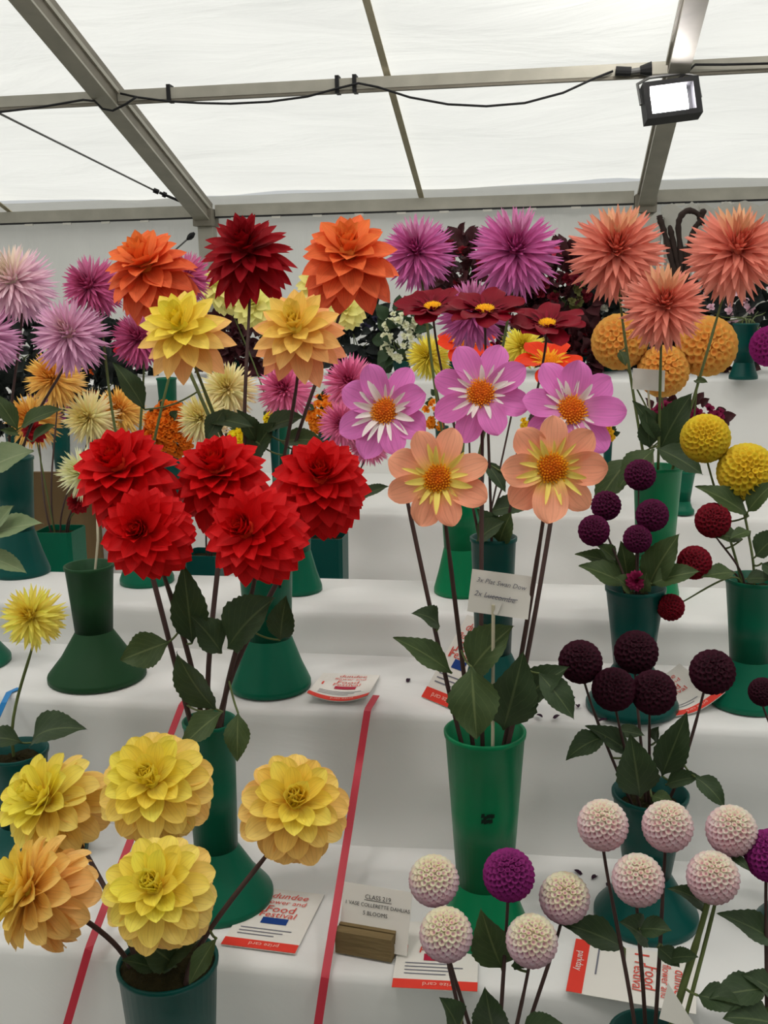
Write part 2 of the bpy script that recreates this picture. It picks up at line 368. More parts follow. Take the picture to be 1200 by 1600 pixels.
mb = MB(); mb.tube([lx @ Vector(q) for q in ((-W_ / 2 - .01, 0, 0), (-W_ / 2 - .01, .02, H_ * .62), (-W_ * .3, .03, H_ * .78), (W_ * .3, .03, H_ * .78), (W_ / 2 + .01, .02, H_ * .62), (W_ / 2 + .01, 0, 0))], 0.008, 6)
mb.build('bracket', M_STEEL, t)
mb = MB()
for k in range(6): mb.box(lx @ Vector(((k - 2.5) * W_ * .14, 0.06, 0)), (0.008, 0.035, H_ * .7), lx)
mb.build('cooling_fin', M_BLACK, t)
ld = bpy.data.lights.new('floodlight_lamp', 'AREA'); ld.shape = 'RECTANGLE'; ld.size = W_ - .09; ld.size_y = H_ - .06; ld.energy = 25; ld.color = (1, .97, 1)
lo = bpy.data.objects.new('floodlight_lamp', ld); COL.objects.link(lo); lo.parent = t; lo.location = lx @ Vector((-.012, -.03, 0)); lo.rotation_euler = (lx @ Matrix.Rotation(R(90), 3, 'X')).to_euler()
# plug and socket beside the rafter
t = thing('cable_plug', 'black cable plug and socket at the joint of purlin and right rafter', 'plug', atY(985, 111, YC))
q0, q1, q2, q3 = (atY(x, y, YC) for x, y in ((962, 111), (986, 112), (1000, 110), (1018, 108)))
MB().tube([q0, q1], 0.022, 10).build('plug', M_BLACK, t, off=t.location); MB().tube([q1, q2], 0.014, 10).build('collar', M_STEEL, t, off=t.location)
MB().tube([q2, q3], [0.02, 0.035], 10).build('socket', M_BLACK, t, off=t.location)
# second floodlight, above the frame, washing the roof
up = on_roof(1066, -70, 0.20)
t = thing('floodlight', 'black floodlight washing the roof above the right rafter', 'light', up)
mb = MB(); mb.box((0, 0, 0), (0.30, 0.20, 0.07)); mb.build('housing', M_BLACK, t)
mb = MB(); mb.box((0, 0, 0.036), (0.25, 0.15, 0.004)); mb.build('lamp_panel', emit('floodlight_glow_up', (1, .95, .85), 25), t)
for s in (-1, 1):
    ld = bpy.data.lights.new('floodlight_lamp', 'AREA'); ld.size = .16; ld.energy = 22; ld.color = (1, .96, .9)
    lo = bpy.data.objects.new('floodlight_lamp', ld); COL.objects.link(lo); lo.parent = t; lo.location = (s * .09, 0.05, .05); lo.rotation_euler = (R(180 - 50), R(s * 20), 0)

# row of unseen fill lamps added at the ridge to brighten steps and flowers
for i, (X, lab) in enumerate(((-2.3, 'left'), (-.5, 'middle'), (1.3, 'right'))):
    t = thing('floodlight', 'added fill floodlight under the tent ridge, %s one of three' % lab, 'light', (X, YR, ZR - .42), 'added fill lamps along the ridge')
    mb = MB(); mb.box((0, 0, .045), (0.34, 0.24, 0.07)); mb.build('housing', M_BLACK, t)
    mb = MB(); mb.box((0, 0, .006), (0.28, 0.18, 0.006)); mb.build('lamp_panel', MATS['floodlight_glow'], t)
    mb = MB(); mb.tube([(-.18, 0, .04), (-.18, 0, .2), (.18, 0, .2), (.18, 0, .04)], .008, 6); mb.tube([(0, 0, .2), (0, 0, .46)], .008, 6); mb.build('bracket', M_STEEL, t)
    ld = bpy.data.lights.new('floodlight_lamp', 'AREA'); ld.shape = 'RECTANGLE'; ld.size = .28; ld.size_y = .18; ld.energy = 31; ld.color = (1, .95, .88)
    lo = bpy.data.objects.new('floodlight_lamp', ld); COL.objects.link(lo); lo.parent = t; lo.location = (0, 0, -.01); lo.rotation_euler = (R(24), 0, 0)

# ================================================================== the stepped benches
Z1 = 0.70
Y1F = atZ(500, 1518, Z1).y; Y1B = atZ(600, 1314, Z1).y
Z2 = atY(600, 1113, Y1B).z; Y2B = atZ(550, 1021, Z2).y
Z3 = atY(600, 957, Y2B).z; Y3B = atZ(600, 906, Z3).y
Z0 = Z1 - 0.25; Y0F = Y1F - 0.42
YA = 2.85; ZA = atY(620, 802, YA).z; YCc = 3.55; ZC = atY(620, 594, YCc).z
ZG = 0.78                                     # low shelf between the two benches, pots stand on it
print('TIERS', Y0F, Y1F, Y1B, Y2B, Y3B, 'Z', Z0, Z1, Z2, Z3, ZA, ZC)
X0, X1 = -2.6, 2.2
def step(name, label, yf, yb, zt, zb, x0=X0, x1=X1, seed=0, fold=0.010, sagf=0.0):
    """one step of the bench under its white cloth: flat top, soft front edge, gently folded front"""
    prof = [(yb, zt), (yf + (yb - yf) * .5, zt), (yf + .03, zt), (yf + .012, zt - .001), (yf + .004, zt - .005), (yf, zt - .013)]
    k = 12
    for i in range(1, k + 1): prof.append((yf - .004 * i / k, zt - .013 + (zb - zt + .013) * i / k))
    nx = 160; v = []; f = []; rnd = random.Random(seed); ph = [rnd.uniform(0, 6.28) for _ in range(6)]
    for j, (y, z) in enumerate(prof):
        d = max(0, j - 5) / k
        for i in range(nx + 1):
            x = x0 + (x1 - x0) * i / nx
            wv = math.sin(x * 7 + ph[0] + 2.2 * d) * .5 + math.sin(x * 15 + ph[1] - 3 * d) * .3 + math.sin(x * 3.1 + ph[2]) * .5 + math.sin(5 * d * 2 + x * 2.3 + ph[3]) * .35
            edge = 1.0 if j >= 3 else 0.0
            zz = z + (-.003 * abs(math.sin(x * 4.3 + ph[4])) if 2 <= j <= 6 else 0)
            v.append((x, y - fold * (wv * d ** .7 + .3 * d), zz))
    n = nx + 1
    for j in range(len(prof) - 1):
        for i in range(nx): f.append((j * n + i, (j + 1) * n + i, (j + 1) * n + i + 1, j * n + i + 1))
    # back and ends close the step
    b0 = len(v); v += [(x0, yb, zb), (x1, yb, zb)]; f.append((0, n - 1, b0 + 1, b0))
    f.append(tuple([j * n for j in range(len(prof))] + [b0])); f.append(tuple([b0 + 1] + [j * n + n - 1 for j in range(len(prof) - 1, -1, -1)]))
    return tag(link(name, mk(name, v, f), M_CLOTH), label, 'display step')
step('display_step', 'lowest white cloth-covered step at the front, mostly below the view', Y0F, Y1F + .02, Z0, 0.0, seed=1)
step('display_step', 'white cloth-covered step carrying the wooden card block', Y1F, Y1B + .02, Z1, Z0 - .012, seed=2, fold=.012)
step('display_step', 'white cloth-covered step carrying the mossy green empty vase', Y1B, Y2B + .02, Z2, Z1 - .012, seed=3, fold=.012)
step('display_step', 'narrow white step behind the mossy vase, top of the front bench', Y2B, Y3B, Z3, Z2 - .012, seed=4, fold=.004)
step('display_step', 'low white shelf hidden behind the front bench with the square pots', Y3B + .08, YA + .02, ZG, 0.0, x0=-3.2, x1=2.8, seed=5)
step('display_step', 'middle white cloth step of the rear bench', YA, YCc + .02, ZA, ZG - .012, x0=-3.2, x1=2.8, seed=6, fold=.012)
step('display_step', 'top white cloth step of the rear bench with bunches of flowers', YCc, YCc + .75, ZC, ZA - .012, x0=-3.6, x1=3.0, seed=7, fold=.012)
# brown board standing in front of the rear bench at the left
xb = atY(155, 800, YA - .06).x
mb = MB(); zt = atY(80, 738, YA - .06).z; mb.box(((xb - 3.0) / 2, YA - .06, (ZG + zt) / 2 + .001), (xb + 3.0, .018, zt - ZG))
tag(mb.build('brown_board', M_WOOD), 'brown board standing behind the tall green vase at the left', 'board')

# ================================================================== petals and blooms
def interp(tab, t):
    for (a, va), (b, vb) in zip(tab, tab[1:]):
        if t <= b: return va + (vb - va) * (t - a) / (b - a)
    return tab[-1][1]
PROF = {
 'broad': [(0, .30), (.2, .62), (.42, .92), (.62, 1), (.78, .93), (.88, .76), (.95, .50), (.985, .24), (1, .05)],
 'point': [(0, .35), (.25, .75), (.5, 1), (.7, .88), (.88, .45), (1, .02)],
 'cactus': [(0, .8), (.3, 1), (.6, .85), (.85, .42), (1, .04)],
 'collar': [(0, .30), (.25, .68), (.5, .95), (.7, 1), (.86, .82), (.95, .5), (1, .12)],
 'strap': [(0, .7), (.4, 1), (.7, .85), (.9, .5), (1, .1)],
}
class Petal:
    """unit-length petal along +Y, upper side +Z"""
    def __init__(s, prof, W, cup, b0, b1, nt=8, nu=4, wav=0.0, tw=0.0):
        v = []; uv = []; y = z = 0.0
        for j in range(nt + 1):
            t = 1 - (1 - j / nt) ** 1.5; dt = t - (1 - (1 - (j - 1) / nt) ** 1.5 if j else 0); be = b0 + b1 * t
            if j: y += math.cos(be) * dt; z += math.sin(be) * dt
            w_ = W * .5 * interp(PROF[prof], t)
            A = cup; sg = 1 if A >= 0 else -1; A = max(1e-3, abs(A))
            for i in range(nu + 1):
                u = 2 * i / nu - 1
                x = w_ * math.sin(u * A) / max(math.sin(min(A, 1.57)), 1e-3)
                h = sg * w_ * (1 - math.cos(u * A)) / max(math.sin(min(A, 1.57)), 1e-3) + wav * math.sin(t * 9 + u * 2) * abs(u) * W * .12
                c_, s_ = math.cos(tw * t), math.sin(tw * t)
                v.append((x * c_ - h * s_ * 0, y - h * math.sin(be), z + h * math.cos(be) + x * s_))
                uv.append((i / nu, t))
        n = nu + 1
        s.v = np.array(v); s.uv = uv
        s.f = [(j * n + i, j * n + i + 1, (j + 1) * n + i + 1, (j + 1) * n + i) for j in range(nt) for i in range(nu)]
        s.me = {}
    def mesh(s, mat):
        if mat.name not in s.me:
            m = mk('petal', s.v, s.f, True, s.uv); m.materials.append(mat); s.me[mat.name] = m
        return s.me[mat.name]
def pframe(th, ph, L, base, roll=0.0):
    d = Vector((math.sin(th) * math.cos(ph), math.sin(th) * math.sin(ph), math.cos(th)))
    up = Vector((-math.cos(th) * math.cos(ph), -math.cos(th) * math.sin(ph), math.sin(th)))
    x = d.cross(up)
    if roll: q = Quaternion(d, roll); up = q @ up; x = q @ x
    m = Matrix((x, d, up)).transposed().to_4x4() @ Matrix.Scale(L, 4)
    m.translation = base
    return m
def blob_core(r, h, col, n=9, lump=.12, seed=0):
    rnd = random.Random(seed); v = []; f = []; nu, nv = 12, 7
    for j in range(nv + 1):
        a = math.pi * j / nv
        for i in range(nu):
            k = 1 + lump * rnd.uniform(-1, 1); g = 2 * math.pi * i / nu
            v.append((r * math.sin(a) * math.cos(g) * k, r * math.sin(a) * math.sin(g) * k, h * math.cos(a) * k))
    for j in range(nv):
        for i in range(nu): f.append((j * nu + i, (j + 1) * nu + i, (j + 1) * nu + (i + 1) % nu, j * nu + (i + 1) % nu))
    return v, f, [(0.5, 1.0)] * len(v), [col] * len(v)
def rot_to(axis):
    return Vector((0, 0, 1)).rotation_difference(Vector(axis).normalized())
def axis_of(el, az):
    el, az = R(el), R(az); return Vector((math.cos(el) * math.sin(az), -math.cos(el) * math.cos(az), math.sin(el)))
def joined(name, items, mat, extra=None):
    """items: (Petal, Matrix, colour). One mesh with vertex colours"""
    V = []; Fc = []; U = []; C = []; n = 0
    for p, m, c in items:
        a = np.array(m); vv = p.v @ a[:3, :3].T + a[:3, 3]
        V.append(vv); U += p.uv; C += [c] * len(p.v); Fc += [tuple(i + n for i in q) for q in p.f]; n += len(p.v)
    if extra:
        v, f, u, c = extra; V.append(np.array(v)); U += u; C += c; Fc += [tuple(i + n for i in q) for q in f]
    return mk(name, np.concatenate(V), Fc, True, U, np.array(C)), mat
MP = {}
def pmat(key, base, attr, **kw):
    k = (key, attr)
    if k not in MP: MP[k] = petalmat(key + ('_joined' if attr else '') + '_petal', base, attr, **kw)
    return MP[k]
P_BROAD = [Petal('broad', .50, .9, .75, -.1, 10, 6), Petal('broad', .50, .9, .35, -.2, 10, 6), Petal('broad', .52, .8, .2, -.3, 10, 6, wav=.3), Petal('broad', .50, .7, .05, -.5, 10, 6, wav=.3)]
P_BROADL = [Petal('broad', .50, .7, .5, -.1), Petal('point', .50, .6, .22, -.15), Petal('point', .48, .5, .10, -.1), Petal('point', .46, .5, .0, -.15)]
P_POINT = [Petal('point', .55, .8, .6, -.2), Petal('point', .56, .6, .3, -.35), Petal('point', .54, .5, .12, -.35), Petal('point', .52, .5, 0, -.45)]
P_CACT = [Petal('cactus', .19, .9, .35, .1, 6, 4), Petal('cactus', .20, .8, .2, -.2, 6, 4), Petal('cactus', .20, -.9, .1, .1, 6, 4, tw=.3), Petal('cactus', .19, -1.0, .05, -.3, 6, 4)]
P_CACTF = [Petal('cactus', .145, .9, .35, .1, 6, 4), Petal('cactus', .15, .9, .18, -.2, 6, 4), Petal('cactus', .15, -1.1, .1, .12, 6, 4, tw=.3), Petal('cactus', .145, -1.1, .05, -.3, 6, 4)]
P_CACTN = [Petal('cactus', .14, -1.2, .3, .1, 5, 2), Petal('cactus', .14, -1.2, .1, -.15, 5, 2), Petal('cactus', .13, -1.2, .05, .2, 5, 2)]
P_COLL = [Petal('collar', .58, .3, .14, -.18, 10, 6, wav=.5), Petal('collar', .63, .45, .08, .02, 10, 6, wav=.6), Petal('collar', .54, .3, .18, -.38, 10, 6, wav=.4)]
P_STRAP = [Petal('strap', .20, .9, .35, -.5, 6, 2), Petal('strap', .27, .7, .6, -.8, 6, 2), Petal('strap', .16, .9, .2, -.2, 6, 2)]
P_TINY = Petal('broad', .8, .9, .3, -.3, 4, 2)
GA = 2.399963
def layout_layers(rnd, R_, n, th0, th1, L0, L1, pets, colf, flat=1.0, core=.06, pw=.62, jit=.12, zlift=.12):
    out = []
    for i in range(n):
        t = (i + .5) / n; th = R(th0 + (th1 - th0) * t ** pw) + rnd.uniform(-jit, jit) * .5
        ph = i * GA + rnd.uniform(-jit, jit)
        L = R_ * (L0 + (L1 - L0) * t ** .55) * rnd.uniform(.94, 1.05)
        p = pets[min(len(pets) - 1, int(t * len(pets)))]
        d = Vector((math.sin(th) * math.cos(ph), math.sin(th) * math.sin(ph), math.cos(th)))
        base = d * R_ * core + Vector((0, 0, R_ * zlift * (1 - 2 * t)))
        out.append((p, pframe(th, ph, L, base, rnd.uniform(-.15, .15)), colf(t, rnd)))
    return out
def jitc(c, rnd, k=.08):
    f = 1.2 * (1 + rnd.uniform(-k, k)); return tuple(max(0, min(.97, v * f)) for v in c)
def grad(stops):
    def fn(t, rnd): return jitc(tuple(interp([(s, c[i]) for s, c in stops], t) for i in range(3)), rnd)
    return fn
VAR = {}
def variety(key, **kw): kw['key'] = key; VAR[key] = kw
variety('red', kind='layers', n=112, th=(8, 124), L=(.30, 1.10), pets=P_POINT, base=rgb(190, 10, 14), col=grad([(0, rgb(214, 56, 30)), (.12, rgb(200, 12, 16)), (1, rgb(198, 8, 16))]), sep=True)
variety('orange', kind='layers', n=74, th=(8, 122), L=(.32, 1.12), pets=P_POINT, base=rgb(236, 120, 40), col=grad([(0, rgb(236, 140, 64)), (.4, rgb(230, 112, 62)), (1, rgb(220, 94, 62))]), sep=True)
variety('crimson', kind='layers', n=96, th=(8, 132), L=(.34, 1.10), pets=[Petal('point', .36, .7, .4, -.1), Petal('point', .36, .7, .2, -.2), Petal('point', .34, .8, .05, -.2)], base=rgb(120, 4, 16), col=grad([(0, rgb(130, 6, 18)), (1, rgb(158, 10, 26))]), sep=True)
variety('lemonpeach', kind='layers', n=50, th=(6, 118), L=(.30, 1.08), pets=P_BROADL, base=rgb(244, 214, 70), col=grad([(0, rgb(248, 214, 62)), (.45, rgb(248, 212, 84)), (.7, rgb(246, 194, 108)), (1, rgb(242, 172, 116))]), sep=True)
variety('peachgold', kind='layers', n=56, th=(6, 122), L=(.28, 1.08), pets=P_BROADL, base=rgb(244, 196, 60), col=grad([(0, rgb(244, 206, 80)), (.35, rgb(245, 198, 96)), (.7, rgb(242, 172, 110)), (1, rgb(236, 150, 110))]), sep=True)
variety('yellow', kind='layers', n=88, th=(3, 128), L=(.30, 1.12), pets=P_BROAD, base=rgb(246, 196, 60), col=grad([(0, rgb(250, 216, 70)), (.4, rgb(250, 218, 92)), (.62, rgb(250, 208, 114)), (1, rgb(248, 194, 124))]), sep=True)
variety('yellowgold', kind='layers', n=88, th=(3, 132), L=(.30, 1.12), pets=P_BROAD, base=rgb(246, 186, 60), col=grad([(0, rgb(250, 212, 70)), (.3, rgb(250, 212, 88)), (.55, rgb(250, 198, 112)), (1, rgb(246, 186, 120))]), sep=True)
def cact(key, n, tip, base, cols, sep=True, pets=P_CACT, **kw): variety(key, kind='layers', n=n, th=(5, 152), L=(.50, 1.10), pets=pets, base=base, col=grad(cols), sep=sep, pw=.72, zlift=.05, **kw)
cact('lilac', 245, 0, rgb(206, 150, 180), [(0, rgb(226, 196, 190)), (.15, rgb(222, 178, 200)), (.6, rgb(214, 160, 196)), (1, rgb(212, 160, 198))], pets=P_CACTF)
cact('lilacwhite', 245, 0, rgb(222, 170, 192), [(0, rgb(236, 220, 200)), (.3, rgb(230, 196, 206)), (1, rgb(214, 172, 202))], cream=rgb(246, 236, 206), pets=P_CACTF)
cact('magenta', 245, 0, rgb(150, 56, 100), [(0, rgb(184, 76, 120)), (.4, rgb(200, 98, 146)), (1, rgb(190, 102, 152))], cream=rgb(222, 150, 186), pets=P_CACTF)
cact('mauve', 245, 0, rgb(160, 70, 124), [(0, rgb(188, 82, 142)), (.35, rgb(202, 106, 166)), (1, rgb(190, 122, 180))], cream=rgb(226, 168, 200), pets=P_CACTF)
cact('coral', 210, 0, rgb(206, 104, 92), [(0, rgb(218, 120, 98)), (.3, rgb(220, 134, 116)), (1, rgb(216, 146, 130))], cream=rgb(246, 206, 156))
cact('yellowcactus', 170, 0, rgb(226, 196, 70), [(0, rgb(228, 200, 70)), (.3, rgb(240, 222, 104)), (1, rgb(240, 216, 116))])
cact('pink', 240, 0, rgb(190, 70, 120), [(0, rgb(200, 84, 130)), (.4, rgb(226, 122, 164)), (1, rgb(232, 150, 186))], False, P_CACTN)
cact('cream', 240, 0, rgb(232, 206, 130), [(0, rgb(240, 216, 140)), (.4, rgb(244, 222, 168)), (1, rgb(238, 210, 180))], False, P_CACTN)
cact('amber', 250, 0, rgb(236, 160, 70), [(0, rgb(238, 172, 80)), (.4, rgb(242, 188, 98)), (1, rgb(242, 194, 128))], False, P_CACTN)
cact('white', 150, 0, rgb(232, 226, 170), [(0, rgb(240, 232, 180)), (1, rgb(246, 236, 206))], False, P_CACTN)
cact('lemon', 220, 0, rgb(226, 206, 60), [(0, rgb(230, 210, 70)), (1, rgb(246, 230, 110))], False, P_CACTN)
variety('paleyellow', kind='layers', n=56, th=(8, 135), L=(.34, 1.0), pets=P_POINT, base=rgb(228, 206, 100), col=grad([(0, rgb(240, 226, 140)), (1, rgb(240, 224, 150))]), sep=True)
variety('smallred', kind='layers', n=50, th=(8, 125), L=(.34, 1.0), pets=P_POINT, base=rgb(110, 6, 16), col=grad([(0, rgb(130, 10, 20)), (1, rgb(150, 12, 26))]), sep=False)
variety('deepmagenta', kind='layers', n=60, th=(8, 120), L=(.34, 1.0), pets=P_POINT, base=rgb(90, 10, 50), col=grad([(0, rgb(120, 20, 60)), (1, rgb(140, 26, 76))]), sep=False)
def pomp(key, n, cols, deep, **kw): variety(key, kind='pomp', n=n, col=grad(cols), deep=deep, **kw)
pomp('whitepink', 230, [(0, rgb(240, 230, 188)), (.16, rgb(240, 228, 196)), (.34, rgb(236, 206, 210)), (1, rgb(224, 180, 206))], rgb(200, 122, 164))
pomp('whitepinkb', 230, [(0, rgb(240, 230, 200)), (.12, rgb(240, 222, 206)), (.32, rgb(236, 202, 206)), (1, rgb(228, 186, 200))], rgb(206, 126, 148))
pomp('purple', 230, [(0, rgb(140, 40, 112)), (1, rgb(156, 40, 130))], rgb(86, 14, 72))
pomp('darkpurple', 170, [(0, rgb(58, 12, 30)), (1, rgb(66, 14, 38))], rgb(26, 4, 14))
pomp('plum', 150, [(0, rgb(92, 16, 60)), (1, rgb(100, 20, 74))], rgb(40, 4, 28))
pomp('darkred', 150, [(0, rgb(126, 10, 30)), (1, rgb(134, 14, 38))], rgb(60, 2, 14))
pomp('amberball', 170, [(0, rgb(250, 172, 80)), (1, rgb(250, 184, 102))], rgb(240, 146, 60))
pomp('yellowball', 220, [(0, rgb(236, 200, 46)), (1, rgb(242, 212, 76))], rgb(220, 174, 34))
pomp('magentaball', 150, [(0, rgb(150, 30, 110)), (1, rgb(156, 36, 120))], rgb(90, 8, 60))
variety('collpink', kind='coll', outer=rgb(212, 116, 184), base=rgb(226, 150, 196), collar=rgb(246, 226, 220), cbase=rgb(246, 220, 226), disc=(rgb(208, 96, 22), rgb(236, 158, 40)), n=8)
variety('collpeach', kind='coll', outer=rgb(242, 156, 124), base=rgb(246, 206, 92), collar=rgb(250, 214, 108), cbase=rgb(248, 200, 76), disc=(rgb(206, 98, 14), rgb(238, 168, 30)), n=8)
variety('collcrimson', kind='coll', dr=.22, outer=rgb(122, 6, 28), base=rgb(96, 3, 18), collar=rgb(128, 8, 36), cbase=rgb(120, 4, 24), disc=(rgb(232, 160, 24), rgb(236, 172, 36)), n=12, rel=.8)
variety('collorange', kind='coll', outer=rgb(226, 60, 24), base=rgb(240, 120, 30), collar=rgb(244, 176, 40), cbase=rgb(240, 160, 30), disc=(rgb(220, 130, 20), rgb(236, 150, 24)), n=9, rel=.8)

def pompon_mesh(v, R_, rnd):
    """ball of rolled cup petals set in a spiral, the lips of each cup proud of its dark throat"""
    n = v['n']; V = []; Fc = []; C = []; U = []
    for i in range(n):
        t = (i + .5) / n; th = math.acos(1 - 1.93 * t); ph = i * GA
        d = Vector((math.sin(th) * math.cos(ph), math.sin(th) * math.sin(ph), math.cos(th)))
        e1 = Vector((-math.sin(ph), math.cos(ph), 0)); e2 = d.cross(e1)      # e2 points to the front of the bloom
        c = math.sqrt(4 * math.pi * .97 / n) * .64 * R_ * (0.72 + .28 * min(1, t * 6))
        col = v['col'](t, rnd); k0 = len(V); m = 8
        depth = R_ * (.80 if t > .03 else .86)
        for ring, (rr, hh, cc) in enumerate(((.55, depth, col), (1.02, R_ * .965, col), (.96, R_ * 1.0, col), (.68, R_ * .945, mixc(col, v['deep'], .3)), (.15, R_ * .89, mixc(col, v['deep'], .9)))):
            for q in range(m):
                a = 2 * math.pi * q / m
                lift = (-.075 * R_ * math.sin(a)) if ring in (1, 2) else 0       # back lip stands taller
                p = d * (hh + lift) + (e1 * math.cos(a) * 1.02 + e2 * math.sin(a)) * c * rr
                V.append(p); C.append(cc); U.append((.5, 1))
        for ring in range(4):
            for q in range(m): Fc.append((k0 + ring * m + q, k0 + ring * m + (q + 1) % m, k0 + (ring + 1) * m + (q + 1) % m, k0 + (ring + 1) * m + q))
        Fc.append(tuple(k0 + 4 * m + q for q in range(m)))
    v2, f2, u2, c2 = blob_core(R_ * .86, R_ * .86, mixc(v['col'](.1, rnd), v['deep'], .5), lump=0)
    k0 = len(V); V += v2; Fc += [tuple(i + k0 for i in q) for q in f2]; U += u2; C += c2
    return mk('petals', V, Fc, True, U, np.array(C))
def disc_mesh(r, c0, c1, rnd, n=110):
    V = []; Fc = []; C = []; U = []
    v2, f2, u2, _ = blob_core(r * .95, r * .5, c0, lump=0); V += v2; Fc += f2; U += u2; C += [c0] * len(v2)
    for i in range(n):
        t = (i + .5) / n; rr = r * math.sqrt(t); ph = i * GA
        h = r * .52 * math.sqrt(max(0, 1 - t * .8)); p = Vector((rr * math.cos(ph), rr * math.sin(ph), h))
        w = r * .085; tip = p + Vector((math.cos(ph) * t, math.sin(ph) * t, .9)).normalized() * r * rnd.uniform(.12, .24)
        c = jitc(mixc(c0, c1, t * .8 + rnd.uniform(0, .25)), rnd, .2); k = len(V)
        for q in range(4): V.append(p + Vector((math.cos(q * 1.57), math.sin(q * 1.57), -.3)) * w)
        V.append(tip); C += [c] * 5; U += [(.5, 1)] * 5
        for q in range(4): Fc.append((k + q, k + (q + 1) % 4, k + 4))
    return mk('disc', V, Fc, True, U, np.array(C))
POMP_CACHE = {}
def make_bloom(var, R_, axis, center, parent, spin=0.0, seed=0, squash=1.0):
    v = VAR[var]; rnd = random.Random(seed * 131 + 17)
    q = rot_to(axis) @ Quaternion((0, 0, 1), spin)
    if v['kind'] == 'layers':
        items = layout_layers(rnd, R_, v['n'], *v['th'], *v['L'], v['pets'], v['col'], pw=v.get('pw', .62), zlift=v.get('zlift', .12))
        c0 = v['col'](0, rnd)
        core = blob_core(R_ * .19, R_ * .38, c0, seed=seed, lump=.22)
        if v['sep']:
            me = mk('bloom', core[0], core[1], True, core[2], np.array(core[3]))
            b = link('bloom', me, pmat(var, v['base'], True), parent)
            pm = pmat(var, v['base'], False, transl=.32 if var.startswith('yellow') else .22)
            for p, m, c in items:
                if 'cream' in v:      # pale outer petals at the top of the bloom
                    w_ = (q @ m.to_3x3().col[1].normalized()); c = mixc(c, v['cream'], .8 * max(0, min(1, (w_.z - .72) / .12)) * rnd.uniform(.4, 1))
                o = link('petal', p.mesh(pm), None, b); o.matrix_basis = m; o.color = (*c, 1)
        else:
            me, mat = joined('bloom', items, pmat(var, v['base'], True), core); b = stuff(link('bloom', me, mat, parent))
    elif v['kind'] == 'pomp':
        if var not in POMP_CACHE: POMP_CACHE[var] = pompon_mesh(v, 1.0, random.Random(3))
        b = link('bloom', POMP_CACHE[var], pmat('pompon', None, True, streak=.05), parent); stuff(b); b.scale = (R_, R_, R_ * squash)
    else:
        b = link('bloom', disc_mesh(R_ * v.get('dr', .29), *v['disc'], rnd), M_DISC, parent)
        pm = pmat(var, v['base'], False, v0=.12, v1=.62); cm = pmat(var + '_collar', v['cbase'], False)
        n = v['n']; rel = v.get('rel', 1.0)
        for i in range(n):
            th = R(84 + (4 if i % 2 else -4) + rnd.uniform(-5, 5)); ph = 2 * math.pi * i / n + rnd.uniform(-.09, .09)
            o = link('petal', rnd.choice(P_COLL).mesh(pm), None, b)
            o.matrix_basis = pframe(th, ph, R_ * rnd.uniform(.93, 1.03), Vector((0, 0, -.02 * R_ - .02 * R_ * (i % 2))), rnd.uniform(-.2, .2)); o.color = (*jitc(v['outer'], rnd, .06), 1)
        k = int(n * 2.2)
        for i in range(k):
            th = R(rnd.uniform(60, 80)); ph = 2 * math.pi * i / k + rnd.uniform(-.14, .14)
            o = link('collar_petal', rnd.choice(P_STRAP).mesh(cm), None, b)
            o.matrix_basis = pframe(th, ph, R_ * rnd.uniform(.34, .60) * rel, Vector((math.cos(ph), math.sin(ph), 0)) * R_ * .16, rnd.uniform(-.4, .4)); o.color = (*jitc(v['collar'], rnd, .05), 1)
    b.location = Vector(center) - parent.location; b.rotation_mode = 'QUATERNION'; b.rotation_quaternion = q
    return b

# ------------------------------------------------------------------ leaves
def leaf_geo(W, droop, fold, teeth, seed, nt=22):
    rnd = random.Random(seed); v = []; uv = []; y = z = 0; nu = 4
    tab = [(0, .04), (.06, .16), (.2, .72), (.38, 1), (.55, .93), (.75, .6), (.9, .25), (1, .0)]
    for j in range(nt + 1):
        t = j / nt; be = .35 - droop * t
        if j: y += math.cos(be) / nt; z += math.sin(be) / nt
        w_ = W * .5 * interp(tab, t) * (1 + (teeth if j % 2 else -teeth) * (0 < j < nt))
        for i in range(nu + 1):
            u = 2 * i / nu - 1
            v.append((w_ * u, y + (.03 if j % 2 else 0) * abs(u) * teeth * 2, z + fold * abs(u) * w_ + .05 * W * math.sin(t * 11 + u * 2 + seed) * abs(u)))
            uv.append((i / nu, t))
    n = nu + 1
    return np.array(v), [(j * n + i, j * n + i + 1, (j + 1) * n + i + 1, (j + 1) * n + i) for j in range(nt) for i in range(nu)], uv
LEAVES = []
for W in (.42, .55, .72):
    for dr in (.5, 1.3): LEAVES.append((W, dr, [leaf_geo(W, dr, .35, .035, sd) for sd in (1, 2)]))
LM = {}
